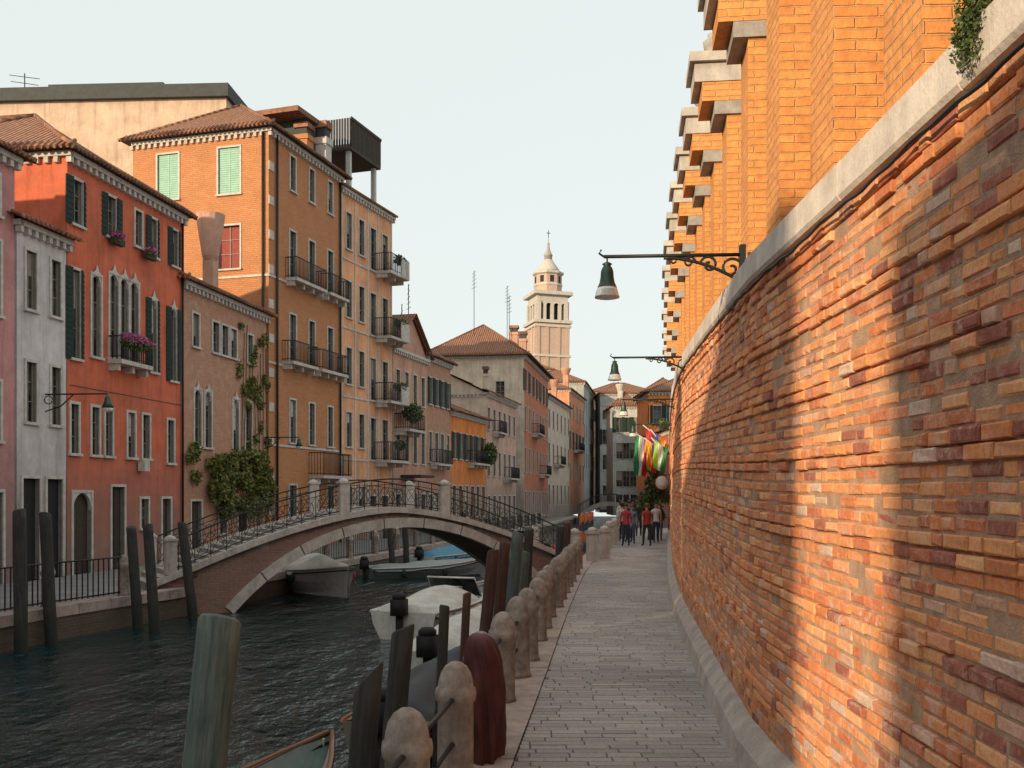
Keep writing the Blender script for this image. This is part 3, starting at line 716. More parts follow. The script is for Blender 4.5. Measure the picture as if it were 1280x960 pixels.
building('terracotta_palazzo', (1.1, 90), (3.9, 108), LQZ, 14.7, 9.2, plaster('terracotta_plaster', (.52, .18, .10)), rr(7, 18, [(11.6, .8, 1.9, 'shut'), (8.0, .8, 2.2, 'rect'), (4.2, .8, 2.2, 'rect'), (0, 1, 2.4, 'rect')]), 'hip', 3.6, side_mat=M_cream, side_wins=[(7, 11, .8, 1.4, 'rect')], eave=.6, extra=lambda g, L, D: (balcony(g, 5, 9, 8, .8, .9), balcony(g, 11, 15, 4.2, .8, .9), chimney(g, 7, 2, 16, 2.6, M_tan, False, .8), chimney(g, 13, 2, 16, 3, M_tan, False, .8), antenna(g, 2, 5, 17, 6), antenna(g, 9, 3, 16, 7), antenna(g, 4, 2, 16, 5)))
building('cream_plaster_house', (3.9, 108.2), (7.2, 125), LQZ, 12.9, 9, M_cream, rr(6, 17, [(9.6, .8, 1.9, 'rect'), (5.6, .8, 2.2, 'rect'), (1, .9, 2.2, 'rect')]), 'hip', 2, extra=lambda g, L, D: (balcony(g, 4, 8, 5.6, .9, .9), chimney(g, 4, 1, 13.5, 2.4, M_tan, True, .6), chimney(g, 11, 1, 13.5, 2.4, M_tan, True, .6)))
building('pink_plaster_house', (7.2, 125.2), (10.1, 140), LQZ, 15.4, 9, plaster('salmon_plaster', (.64, .28, .16)), rr(5, 15, [(12, .9, 1.9, 'rect'), (8, .9, 2.2, 'shut'), (4, .9, 2.2, 'rect')]), 'hip', 2, extra=lambda g, L, D: (balcony(g, 4, 9, 8, .9, .9), chimney(g, 4, 1, 16, 2.6, M_tan, True, .7)))
M_grey = plaster('grey_plaster', (.36, .37, .36)); M_grey2 = plaster('pale_grey_plaster', (.46, .46, .44))
building('grey_plaster_palazzo', (10.1, 140.2), (13.2, 160), LQZ, 18.0, 9, M_grey, rr(6, 20, [(14, .9, 2, 'rect'), (10, .9, 2.2, 'rect'), (6, .9, 2.2, 'rect')]), 'hip', 2.4)
building('tan_background_house', (13, 168), (24, 168), 0, 19.5, 9, M_tan, rr(5, 11, [(14.5, 1, 2, 'rect')]), 'hip', 2)
building('background_palazzo', (6, 150), (6.5, 170), 0, 21, 12, M_tan, [], 'hip', 3)
def front(name, x0, x1, y, z1, mat, n, spec, roof='hip', rh=2, D=9, ex=None):
    building(name, (x0, y), (x1, y), -.5, z1, D, mat, rr(n, x1 - x0, spec), roof, rh, extra=ex)
front('pale_grey_canal_house', 13.3, 19.4, 150, 17.4, M_grey2, 5, [(13.6, .9, 2, 'rect'), (9.8, .9, 2.2, 'shut'), (6, .9, 2.2, 'rect'), (2, .9, 2.2, 'rect')])
front('white_canal_house', 13.0, 16.4, 128, 13.5, M_grey2, 3, [(10.2, .8, 1.9, 'shut'), (6.8, .8, 2, 'rect'), (3.2, .8, 2, 'rect'), (0.2, .9, 2, 'rect')], ex=lambda g, L, D: chimney(g, 1, 1, 14, 2.5, M_frame, True, .6))
front('grey_corner_house', 16.5, 22, 124, 15, M_grey, 4, [(11.6, .8, 1.9, 'rect'), (8, .8, 2, 'shut'), (4.2, .8, 2, 'rect'), (0.6, .9, 2, 'rect')])
front('orange_corner_house', 13.2, 20, 96, 12.0, M_or, 5, [(9.0, .8, 1.7, 'shut'), (6, .8, 1.9, 'shut'), (2.6, .8, 1.9, 'rect')], rh=1.8)
front('red_shop_house', 9.9, 15, 62.5, 6.2, M_red, 4, [(3.6, .7, 1.5, 'shut'), (0.0, .9, 2.2, 'door')], rh=1.5)
def ex_b(g, L, D):
    g.box('roof_parapet', M_tar, -.3, L + .2, -.3, D, 23.6, 24.3); antenna(g, 7, 0.5, 24, 1.4)
    g.box('roof_step', M_tar, L * .45, L * .8, .5, D, 24.3, 24.75)
M_beige = plaster('beige_render', (.58, .42, .31))
building('beige_apartment_block', (-34, 55), (-15.5, 54), LQZ, 23.6, 12, M_beige, [(2, 17, 1, 2, 'rect')], 'flat', extra=ex_b, dent=False)
# unseen houses added behind the viewpoint, shaped to block low sun around one gap
S = Vector((-.65, -.76)).normalized()
Pn = Vector((-.76, .65)).normalized()
a0 = Vector((1.86, 6.35)) + S * 20
building('sun_blocking_corner_house', tuple(a0), tuple(a0 + Pn * 6.2), LQZ, 9.3, 9, M_cream, rr(3, 6.2, [(5.5, .7, 1.8, 'rect'), (2, .7, 1.8, 'rect')]), 'flat', dent=False)
building('sun_blocking_tall_house', tuple(a0 + Pn * 6.3), tuple(a0 + Pn * 26), LQZ, 11.6, 9, M_peach, rr(7, 19, [(8.5, .7, 1.8, 'rect'), (5, .7, 1.8, 'rect'), (1.5, .7, 1.8, 'rect')]), 'flat', dent=False)
a1_ = Vector((1.77, 4.65)) + S * 20
building('sun_blocking_canalside_house', tuple(a1_ - Pn * 14), tuple(a1_), LQZ, 8.2, 9, M_tan, rr(6, 14, [(5.2, .7, 1.8, 'rect'), (2, .7, 1.8, 'rect')]), 'flat', dent=False)

# ------------------------------------------------------------------ bell tower
def bell_tower():
    g = Bld('bell_tower'); w = 3.5
    M_tb = brick_mat('tower_brick', (.50, .37, .30), (.45, .32, .25), (.45, .36, .3), scale=.5, stain=.3)
    g.box('shaft', M_tb, -w, w, -w, w, 0, 36.2)
    for x in (-w + .45, -1.2, 1.2, w - .45):
        g.box('shaft_pilasters', M_tb, x - .35, x + .35, -w - .18, -w + .01, 8, 35.4); g.box('shaft_pilasters', M_tb, -w - .18, -w + .01, x - .35, x + .35, 8, 35.4)
    for z in (29.5, 35.4): g.box('cornices', M_stone, -w - .3, w + .3, -w - .3, w + .3, z, z + .45)
    g.box('cornices', M_stone, -w - .45, w + .45, -w - .45, w + .45, 36.2, 36.8)
    b = w - .35
    g.box('belfry_core', M_gate, -b + .9, b - .9, -b + .9, b - .9, 36.8, 42)
    for k in range(4):
        T = Matrix.Rotation(k * math.pi / 2, 4, 'Z')
        for i in range(5):
            x = -b + i * (2 * b) / 4
            g.box('belfry_columns', M_stone, x - .3, x + .3, -b - .02 + .001 * k, -b + .7, 36.8, 40.6, T)
        for i in range(4):
            cx = -b + (i + .5) * b / 2; r = b / 4 - .28
            n = 6
            for sgn in (-1, 1):
                for j in range(n):
                    q0 = (cx + sgn * r * math.cos(j * math.pi / 2 / n), 39.7 + r * math.sin(j * math.pi / 2 / n)); q1 = (cx + sgn * r * math.cos((j + 1) * math.pi / 2 / n), 39.7 + r * math.sin((j + 1) * math.pi / 2 / n))
                    g.poly('belfry_arches', M_stone, [(q0[0], -b - .03, q0[1]), (q1[0], -b - .03, q1[1]), (q1[0], -b - .03, 41.2), (q0[0], -b - .03, 41.2)], T)
        g.box('belfry_arches', M_stone, -b, b, -b - .035, -b + .6, 40.6, 41.8, T)
    g.box('cornices', M_stone, -w - .5, w + .5, -w - .5, w + .5, 41.8, 42.5)
    T8 = Matrix.Translation((0, 0, -1)) @ Matrix.Rotation(math.pi / 8, 4, 'Z')
    g.lathe('drum', M_tb, [(2.8, 43.5), (2.8, 47.2)], 8, T8, False)
    g.lathe('drum_cornice', M_stone, [(2.9, 47.2), (3.2, 47.4), (3.2, 47.8), (2.8, 47.9)], 8, T8, False)
    g.lathe('drum_cornice', M_stone, [(2.9, 45.0), (2.95, 45.2), (2.9, 45.4)], 8, T8, False)
    TT = Matrix.Translation((0, 0, -1))
    for k in range(8):
        T = TT @ Matrix.Rotation(k * math.pi / 4, 4, 'Z'); g.box('drum_windows', M_gate, -.4, .4, -2.63, -2.5, 45.6, 46.9, T)
    g.lathe('cupola', M_stone, [(2.3, 47.9), (2.3, 48.4), (1.7, 49.2), (1.2, 49.9), (.85, 50.5)], 12, TT)
    g.lathe('cupola', M_stoneD, [(.85, 50.4), (.8, 51.2), (.95, 51.3), (.6, 51.9), (.35, 52.6), (.2, 53.4), (.3, 53.7), (.12, 54), (.05, 55.0)], 10, TT)
    g.box('cross', M_iron, -.05, .05, -.05, .05, 53.9, 55.4); g.box('cross', M_iron, -.4, .4, -.05, .05, 54.8, 54.92)
    g.finish(TR(6.7, 200, 0, .28) @ Matrix.Rotation(.012, 4, 'Y'))
bell_tower()

# ------------------------------------------------------------------ footbridge
def footbridge():
    g = Bld('stone_footbridge')
    a = Vector((-8.3, 26.0)); ax = Vector((.855, .52)).normalized(); an = math.atan2(ax.y, ax.x)
    W = 2.5
    def deck(s):
        t = (s - 5.7) / 5.9
        return 1.62 - 1.55 * (abs(t) ** 1.6) if abs(t) <= 1.0 else .07 - (abs(t) - 1) * 2.2
    c = 6.0; hs = 5.0; rise = 2.24; Rr = (hs * hs + rise * rise) / (2 * rise); zc = 1.10 - Rr
    def intr(s): return zc + math.sqrt(max(0, Rr * Rr - (s - c) ** 2))
    N = 44; ss = [-1.2 + i * (14.0 / N) for i in range(N + 1)]
    M_sp = brick_mat('bridge_brick', (.30, .18, .135), (.24, .14, .11), (.28, .25, .22), stain=.5)
    for n0, part in ((0, 'spandrel'), (W, 'spandrel')):
        for s0, s1 in zip(ss, ss[1:]):
            if s1 <= c - hs or s0 >= c + hs: b0 = b1 = -2
            else: b0 = intr(max(c - hs, min(c + hs, s0))) ; b1 = intr(max(c - hs, min(c + hs, s1)))
            if (s0 < c - hs < s1) or (s0 < c + hs < s1): b0 = b1 = -2
            q = [(s0, n0, b0), (s1, n0, b1), (s1, n0, max(b1, deck(s1))), (s0, n0, max(b0, deck(s0)))]
            g.poly(part, M_sp, q if n0 == 0 else q[::-1])
    nv = 9; a_max = math.asin(hs / Rr)
    for n0, n1 in ((-.07, .25), (W - .25, W + .07)):
        for k in range(nv):
            for h in range(3):
                u0 = -a_max + 2 * a_max * k / nv + .003; u1 = -a_max + 2 * a_max * (k + 1) / nv - .003
                t0 = u0 + (u1 - u0) * h / 3; t1 = u0 + (u1 - u0) * (h + 1) / 3
                def P(t, r, n): return (c + r * math.sin(t), n, zc + r * math.cos(t))
                r0, r1 = Rr - .01, Rr + .27
                m_ = [P(t0, r0, n0), P(t1, r0, n0), P(t1, r1, n0), P(t0, r1, n0)]; b2 = [P(t0, r0, n1), P(t1, r0, n1), P(t1, r1, n1), P(t0, r1, n1)]
                g.poly('arch_ring', M_stone, m_)
                for i in range(4):
                    if (i == 1 and h < 2) or (i == 3 and h > 0): continue
                    j = (i + 1) % 4; g.poly('arch_ring', M_stone, [m_[i], b2[i], b2[j], m_[j]])
    for k in range(30):
        t0 = -a_max + 2 * a_max * k / 30; t1 = -a_max + 2 * a_max * (k + 1) / 30
        g.poly('soffit', M_sp, [(c + Rr * math.sin(t0), 0, zc + Rr * math.cos(t0)), (c + Rr * math.sin(t0), W, zc + Rr * math.cos(t0)), (c + Rr * math.sin(t1), W, zc + Rr * math.cos(t1)), (c + Rr * math.sin(t1), 0, zc + Rr * math.cos(t1))])
    for s0, s1 in zip(ss, ss[1:]):
        g.box('steps', M_stoneD, s0, s1 + .01, .0, W, min(deck(s0), deck(s1)) - .2, max(deck(s0), deck(s1)) - .02)
        for n0, n1 in ((-.12, .16), (W - .16, W + .12)):
            pts = [(s0, n0), (s1 - .004, n0), (s1 - .004, n1), (s0, n1)]
            zz = [deck(s0), deck(s1), deck(s1), deck(s0)]
            lo = [(p[0], p[1], z - .1) for p, z in zip(pts, zz)]; hi = [(p[0], p[1], z + .07) for p, z in zip(pts, zz)]
            g.poly('edge_stones', M_stone, hi); g.poly('edge_stones', M_stone, lo[::-1])
            for i in range(4):
                j = (i + 1) % 4; g.poly('edge_stones', M_stone, [lo[i], lo[j], hi[j], hi[i]])
    for n in (0.02, W - .02):
        peds = [-.6, 4.15, 7.35, 12.1]
        for s in peds:
            z = deck(s)
            g.box('pedestals', M_stone, s - .14, s + .14, n - .13, n + .13, z + .05, z + .92); g.box('pedestals', M_stone, s - .17, s + .17, n - .16, n + .16, z + .92, z + .98)
            g.lathe('pedestals', M_stone, [(.15, .98), (.12, 1.03), (.0, 1.08)], 8, Matrix.Translation((s, n, z)), False)
        for s0, s1 in zip(peds, peds[1:]):
            k = int((s1 - s0) / .2); P = [s0 + (s1 - s0) * i / k for i in range(k + 1)]
            for h, r in ((.88, .022), (.72, .010), (.16, .014)): g.tube('railing', M_iron, [(s, n, deck(s) + h) for s in P], r, 5)
            for i, s in enumerate(P[1:-1]):
                if i % 2 == 0:
                    g.box('railing', M_iron, s - .009, s + .009, n - .009, n + .009, deck(s) + .05, deck(s) + .88)
                    cz = deck(s + .2) + .43
                    g.tube('railing', M_iron, [(s + .2 + .16 * math.cos(q * .785), n, cz + .2 * math.sin(q * .785)) for q in range(9)], .009, 4)
                    g.tube('railing', M_iron, [(s, n, deck(s) + .16), (s + .4, n, deck(s + .4) + .72)], .007, 4)
                    g.tube('railing', M_iron, [(s, n, deck(s) + .72), (s + .4, n, deck(s + .4) + .16)], .007, 4)
    g.finish(Matrix.Translation((a.x, a.y, 0)) @ Matrix.Rotation(an, 4, 'Z'))
footbridge()
def far_bridge():
    g = Bld('arched_stone_bridge'); N = 20; L = 7.0; W = 3
    def dk(t): return .0 + 1.35 * (1 - (2 * t - 1) ** 2)
    def it(t): return -1.1 + 2.0 * math.sqrt(max(0, 1 - ((t - .5) / .42) ** 2)) if abs(t - .5) < .42 else -1.5
    for n0 in (0, W):
        for i in range(N):
            t0, t1 = i / N, (i + 1) / N
            g.poly('side', M_stoneD, [(t0 * L, n0, it(t0)), (t1 * L, n0, it(t1)), (t1 * L, n0, dk(t1)), (t0 * L, n0, dk(t0))])
            g.tube('railing', M_iron, [(t0 * L, n0, dk(t0) + .9), (t1 * L, n0, dk(t1) + .9)], .03, 4); g.box('railing', M_iron, t0 * L - .02, t0 * L + .02, n0 - .02, n0 + .02, dk(t0), dk(t0) + .9)
            g.poly('deck', M_stoneD, [(t0 * L, 0, dk(t0)), (t1 * L, 0, dk(t1)), (t1 * L, W, dk(t1)), (t0 * L, W, dk(t0))])
            g.poly('soffit', M_stoneD, [(t0 * L, 0, it(t0)), (t1 * L, 0, it(t1)), (t1 * L, W, it(t1)), (t0 * L, W, it(t0))])
    g.finish(TR(7.6, 112, 0, .0))
far_bridge()

# ------------------------------------------------------------------ bollards and rails on the right quay
M_bol = rough_mat('bollard_stone', (.36, .30, .255), .6, 9, .92, .7, .008, 0, .85)
prof = [(.145, 0), (.135, .04), (.128, .1), (.126, .58), (.14, .60), (.146, .64), (.14, .68), (.126, .69), (.122, .73), (.105, .79), (.075, .835), (.035, .862), (.0, .87)]
bol = [(-.77, 3.6), (-.56, 5.4), (-.39, 6.85), (-.26, 8.2), (-.10, 9.67), (.07, 11.0), (.195, 12.1), (.354, 13.75), (.47, 15.0), (.60, 16.4), (.79, 17.9), (.93, 19.2), (1.07, 20.5), (1.22, 21.9), (1.37, 23.2), (1.6, 25.2), (1.82, 27.4)]
for x, y in bol:
    g = Bld('stone_bollard'); g.lathe('b', M_bol, prof, 24); g.finish(TR(x, y, .012, U(0, 6)) @ Matrix.Rotation(U(-.02, .02), 4, 'X') @ Matrix.Scale(U(.97, 1.03), 4))
g = Bld('quay_railing')
for (a, b_) in zip(bol, bol[1:]):
    for z in (.32, .62): g.tube('rails', M_iron, [(a[0], a[1], z), (b_[0], b_[1], z)], .018, 6)
    m_ = ((a[0] + b_[0]) / 2, (a[1] + b_[1]) / 2); g.box('posts', M_iron, m_[0] - .014, m_[0] + .014, m_[1] - .014, m_[1] + .014, 0, .63)
g.finish()
for x, y in ((2.45, 30.4), (2.95, 31.8), (3.7, 38), (4.2, 41), (4.5, 43.5)):
    g = Bld('stone_pillar'); g.box('shaft', M_stone, -.15, .15, -.15, .15, 0, .85); g.box('cap', M_stone, -.19, .19, -.19, .19, .85, .93); g.lathe('cap_dome', M_stone, [(.17, .93), (.12, 1.02), (0, 1.06)], 10); g.finish(TR(x, y, 0, .2))

# left quay posts and iron fence
g = Bld('left_quay_fence')
yy = 12.; prev = None
while yy < 86:
    if not (25.2 < yy < 28.8):
        x = lq(yy) - .22
        g.lathe('stone_posts', M_bol, [(r * 1.05, z * 1.12) for r, z in prof], 12, None, True, x, yy, LQZ + .03)
        if prev and yy - prev[1] < 3.5:
            n = 14
            for k in range(1, n):
                q = (prev[0] + (x - prev[0]) * k / n, prev[1] + (yy - prev[1]) * k / n); g.box('bars', M_iron, q[0] - .012, q[0] + .012, q[1] - .012, q[1] + .012, LQZ + .08, LQZ + .95)
            for z in (.12, .95): g.tube('rails', M_iron, [(prev[0], prev[1], LQZ + z), (x, yy, LQZ + z)], .02, 5)
        prev = (x, yy)
    yy += 2.35 if yy < 36 else 2.9
g.finish()

# ------------------------------------------------------------------ mooring poles
def pole_mat(name, c, c2):
    m, nt, b = newmat(name)
    n1 = noi(nt, coords(nt, (14, 14, 1.2)), 2.2, 8, .7); n2 = noi(nt, coords(nt), 3, 5)
    col = mixc(nt, ramp(nt, n1, .35, .65), c2, c)
    sp = nt.nodes.new('ShaderNodeSeparateXYZ'); tc = nt.nodes.new('ShaderNodeNewGeometry'); nt.links.new(tc.outputs['Position'], sp.inputs[0])
    col = mixc(nt, ramp(nt, sp.outputs[2], -1.0, -.2, .85, 0), col, (.02, .025, .018))
    nt.links.new(mixc(nt, ramp(nt, n2, .4, .7, 0, .5), col, sc(c2, .7)), b.inputs['Base Color']); b.inputs['Roughness'].default_value = .85
    bumpn(nt, b, n1, .9, .02); return m
MP_green = pole_mat('weathered_green_wood', (.20, .25, .215), (.07, .095, .085))
MP_dark = pole_mat('dark_wet_wood', (.065, .062, .055), (.022, .023, .02))
MP_brown = pole_mat('brown_mooring_wood', (.13, .06, .04), (.05, .025, .018))
MP_grey = pole_mat('grey_green_wood', (.14, .18, .17), (.06, .08, .075))
def mpole(b0, t0, r, mat, cut=.3, name='mooring_pole', ph=None):
    g = Bld(name); a = Vector(b0); c = Vector(t0); ax = c - a; H = ax.length
    q = ax.to_track_quat('Z', 'Y').to_matrix().to_4x4(); T = Matrix.Translation(a) @ q
    seg = 18; v, f, _ = g.p('pole', mat); n = 16; ph = U(0, 6) if ph is None else ph
    for j in range(n + 1):
        z = H * j / n
        for k in range(seg):
            an = 2 * math.pi * k / seg
            rr_ = r * (1.04 - .1 * j / n) * (1 + .05 * noise.noise(Vector((math.cos(an) * 1.3 + ph, math.sin(an) * 1.3, z * .9))) + .025 * math.sin(an * 3 + ph))
            zz = z + (cut * r * math.cos(an + ph) if j == n else 0)
            v.append(Vector((rr_ * math.cos(an), rr_ * math.sin(an), zz)))
    for k in range(seg):
        an = 2 * math.pi * k / seg; v.append(Vector((r * .8 * math.cos(an), r * .8 * math.sin(an), H + .18 * r + cut * r * math.cos(an + ph) * .8)))
    for j in range(n + 1):
        for k in range(seg):
            k2 = (k + 1) % seg; f.append((j * seg + k, j * seg + k2, (j + 1) * seg + k2, (j + 1) * seg + k))
    f.append(tuple((n + 1) * seg + k for k in range(seg)))
    g.smooth.add(('pole', mat.name)); g.finish(T)
mpole((-1.90, 5.45, -1.6), (-1.63, 5.55, 1.30), .125, MP_green, .3, ph=3.6)
mpole((-1.0, 5.4, -1.6), (-.79, 5.5, 1.0), .078, MP_dark, 1.2)
mpole((-1.0, 6.9, -1.6), (-.765, 7.0, 1.06), .082, MP_dark, .5)
mpole((-.72, 9, -1.6), (-.61, 9, 1.0), .05, MP_dark)
mpole((-.60, 10.2, -1.6), (-.46, 10.2, 1.0), .045, MP_brown)
for b0, t0, r, mt in (((-.55, 14, -1.6), (-.26, 14, 1.22), .09, MP_brown), ((-.35, 14.6, -1.6), (-.10, 14.6, 1.30), .085, MP_brown), ((-.2, 15.8, -1.6), (.10, 15.8, 1.40), .10, MP_grey),
                      ((0.0, 16.6, -1.6), (.22, 16.6, 1.05), .09, MP_grey), ((.15, 17.4, -1.6), (.30, 17.4, 1.42), .085, MP_dark), ((1.05, 24.5, -1.6), (1.2, 24.6, 1.25), .1, MP_dark), ((1.3, 26, -1.6), (1.45, 26, 1.3), .1, MP_brown),
                      ((-9.75, 19.8, -1.7), (-9.8, 19.8, 1.70), .13, MP_dark), ((-9.6, 20.8, -1.7), (-9.75, 20.8, 1.62), .125, MP_dark), ((-8.75, 23.4, -1.7), (-8.95, 23.4, 1.25), .12, MP_dark), ((-8.1, 22.7, -1.7), (-8.3, 22.7, 1.32), .12, MP_dark), ((-8.0, 25.2, -1.7), (-8.35, 25.2, 1.3), .12, MP_dark),
                      ((-4.6, 39, -1.7), (-4.8, 39, 1.0), .12, MP_dark), ((-4.2, 40, -1.7), (-4.3, 40, 1.1), .12, MP_dark), ((-2.2, 47, -1.7), (-2.3, 47, 1.2), .12, MP_dark)):
    mpole(b0, t0, r, mt)
m, nt, b = newmat('striped_pole_paint')
tc = coords(nt, (1, 1, 1)); w = nd(nt, 'ShaderNodeTexWave', Scale=.9); w.bands_direction = 'DIAGONAL'; nt.links.new(tc, w.inputs[0])
nt.links.new(mixc(nt, ramp(nt, w.outputs[1], .48, .52), (.45, .13, .05), (.03, .05, .08)), b.inputs['Base Color'])
for x, y in ((2.35, 34.2), (2.6, 35.4), (2.9, 37)): mpole((x, y, -1.6), (x + .05, y, 1.4), .09, m, .1, 'striped_mooring_pole')

# ------------------------------------------------------------------ boats
def boat(name, loc, rz, L, W, hull, trim, cover=None, ch=.35, fb=.55, motor=True, cabin=False, cov=(.02, .93)):
    g = Bld(name); n = 14
    def hw(t): return W / 2 * (1 - max(0, (t - .35) / .65) ** 2.4) * (.86 + .14 * min(1, t / .3))
    def zg(t): return fb + .28 * t ** 2.5
    S_ = []
    for i in range(n + 1):
        t = i / n; w_ = max(.02, hw(t)); x = t * L; rake = .25 * t * t
        S_.append([(x - rake * .9, 0, -.22 + .2 * t ** 4), (x - rake * .7, w_ * .62, -.12 + .12 * t ** 3), (x - rake * .2, w_ * .93, zg(t) * .55), (x, w_, zg(t))])
    for i in range(n):
        for k in range(3):
            for sg in (1, -1):
                q = [S_[i][k], S_[i + 1][k], S_[i + 1][k + 1], S_[i][k + 1]]; q = [(p[0], p[1] * sg, p[2]) for p in q]
                g.poly('hull', hull, q if sg > 0 else q[::-1])
    tr = S_[0]; g.poly('hull', hull, [(p[0], p[1], p[2]) for p in tr] + [(p[0], -p[1], p[2]) for p in reversed(tr)])
    for sg in (1, -1):
        g.tube('gunwale', trim, [(s[3][0], s[3][1] * sg, s[3][2]) for s in S_], .03, 6)
        g.tube('rubbing_strake', M_gate, [(s[3][0] - .01, s[3][1] * sg * 1.0, s[3][2] - .10) for s in S_], .018, 5)
        for i in range(n):
            a, b_ = S_[i], S_[i + 1]
            g.poly('side_decks', trim, [(a[3][0], a[3][1] * sg, a[3][2]), (b_[3][0], b_[3][1] * sg, b_[3][2]), (b_[3][0], b_[3][1] * sg * .82, b_[3][2] + .01), (a[3][0], a[3][1] * sg * .82, a[3][2] + .01)])
            g.poly('inner_sides', hull, [(a[3][0], a[3][1] * sg * .82, a[3][2]), (b_[3][0], b_[3][1] * sg * .82, b_[3][2]), (b_[3][0], b_[3][1] * sg * .7, .05), (a[3][0], a[3][1] * sg * .7, .05)])
    g.poly('floor', trim, [(s[3][0], s[3][1] * .75, .06) for s in S_] + [(s[3][0], -s[3][1] * .75, .06) for s in reversed(S_)])
    for t in (.3, .55): g.box('thwarts', trim, t * L - .14, t * L + .14, -hw(t) * .85, hw(t) * .85, fb - .2, fb - .14)
    if cover:
        m_ = 14; v, f, _ = g.p('tarpaulin', cover); i0 = len(v); t0, t1 = cov; nn_ = 26
        for i in range(nn_ + 1):
            t = t0 + (t1 - t0) * i / nn_
            hh = ch * (math.sin(min(1, max(0, (t + .12)) * 1.6) * 1.57)) * (1 - max(0, t - .55) * 1.7)
            for k in range(m_ + 1):
                u = -1 + 2 * k / m_
                z = zg(t) + hh * (1 - abs(u) ** 1.4) + .06 * noise.noise(Vector((t * 7, u * 2.5, loc[0]))) + .035 * abs(math.sin(t * 11)) * (1 - u * u) - (.12 if abs(u) == 1 else 0)
                if i in (0, nn_): z = zg(t) - .08
                v.append(Vector((t * L, u * hw(t) * 1.06, z)))
        for i in range(nn_):
            for k in range(m_):
                a = i0 + i * (m_ + 1) + k; f.append((a, a + m_ + 1, a + m_ + 2, a + 1))
        g.smooth.add(('tarpaulin', cover.name))
    if cabin:
        w0, w1 = hw(.62) * .8, hw(.55) * .72
        g.poly('windscreen', M_glass, [(L * .62, -w0, fb + .1), (L * .62, w0, fb + .1), (L * .54, w1, fb + .55), (L * .54, -w1, fb + .55)])
        g.tube('windscreen_frame', trim, [(L * .62, -w0, fb + .1), (L * .54, -w1, fb + .55), (L * .54, w1, fb + .55), (L * .62, w0, fb + .1)], .025, 5)
        g.box('console', trim, L * .45, L * .54, -.3, .3, .1, fb + .35)
        g.box('foredeck', trim, L * .62, L * .75, -w0, w0, fb, fb + .1)
    if motor:
        g.box('outboard_motor', M_gate, -.32, -.02, -.14, .14, fb - .05, fb + .3); g.box('outboard_motor', M_gate, -.22, -.1, -.06, .06, -.3, fb - .05)
        g.lathe('outboard_motor', M_gate, [(.15, 0), (.15, .08), (.1, .13), (0, .14)], 10, Matrix.Translation((-.17, 0, fb + .3)))
    for t in (.25, .6):
        for sg in (1, -1): g.lathe('fenders', M_flow if sg > 0 else M_shut, [(.02, .0), (.08, .04), (.09, .2), (.06, .3), (.01, .33)], 8, Matrix.Translation((t * L, (hw(t) + .08) * sg, fb - .36)))
    g.tube('mooring_rope', M_post2, [(L * .96, 0, zg(.96)), (L * 1.06, .2, fb * .6), (L * 1.15, .5, fb * .8)], .012, 4)
    g.finish(TR(loc[0], loc[1], WZ, rz))
MB_w = simple('white_gelcoat', (.60, .60, .58), .3); MB_t = simple('cream_canvas', (.56, .54, .49), .85, 0, .3, 3)
MB_blue = simple('blue_tarpaulin', (.06, .22, .33), .7); MB_dk = simple('dark_tarpaulin', (.03, .035, .04), .7); MB_g = simple('grey_hull_paint', (.22, .25, .25), .5)
MB_wd = simple('varnished_wood', (.16, .07, .035), .4); MB_teal = simple('pale_teal_hull', (.35, .45, .43), .4)
rad = math.radians
boat('covered_motorboat', (-7.7, 34.6), rad(-60), 5.6, 2.1, MB_w, MB_t, MB_t, .45, .7, True, False, (.02, .6))
boat('covered_motorboat', (-2.35, 21.4), rad(70), 4.8, 1.8, MB_w, MB_w, MB_t, .35, .6, True, True, (.02, .5))
boat('covered_motorboat', (-1.35, 16.6), rad(74), 4.4, 1.5, MB_w, MB_t, MB_t, .4, .5)
boat('covered_rowing_boat', (-1.45, 11.4), rad(75), 4.2, 1.25, MB_dk, MB_wd, MB_dk, .4, .5)
boat('wooden_rowing_boat', (-2.75, 5.9), rad(76), 4.0, 1.2, MB_teal, MB_wd, None, .3, .5, False)
boat('grey_rowing_boat', (-5.4, 37.5), rad(20), 4.6, 1.6, MB_g, MB_t, MB_g, .15, .4)
boat('blue_covered_boat', (-3.9, 43), rad(55), 5.0, 1.7, MB_w, MB_t, MB_blue, .35, .5)
boat('small_motorboat', (-2.6, 48), rad(60), 5.2, 1.9, MB_wd, MB_t, MB_t, .35, .6)
boat('small_motorboat', (-.9, 54), rad(68), 5.2, 1.9, MB_w, MB_t, None, .35, .6, True, True)
boat('red_covered_boat', (1.6, 44), rad(65), 5.4, 1.9, MB_wd, MB_t, simple('red_tarpaulin', (.4, .05, .04), .7), .4, .6)
boat('covered_motorboat', (4.2, 62), rad(72), 5, 1.7, MB_g, MB_wd, MB_dk, .3, .5)

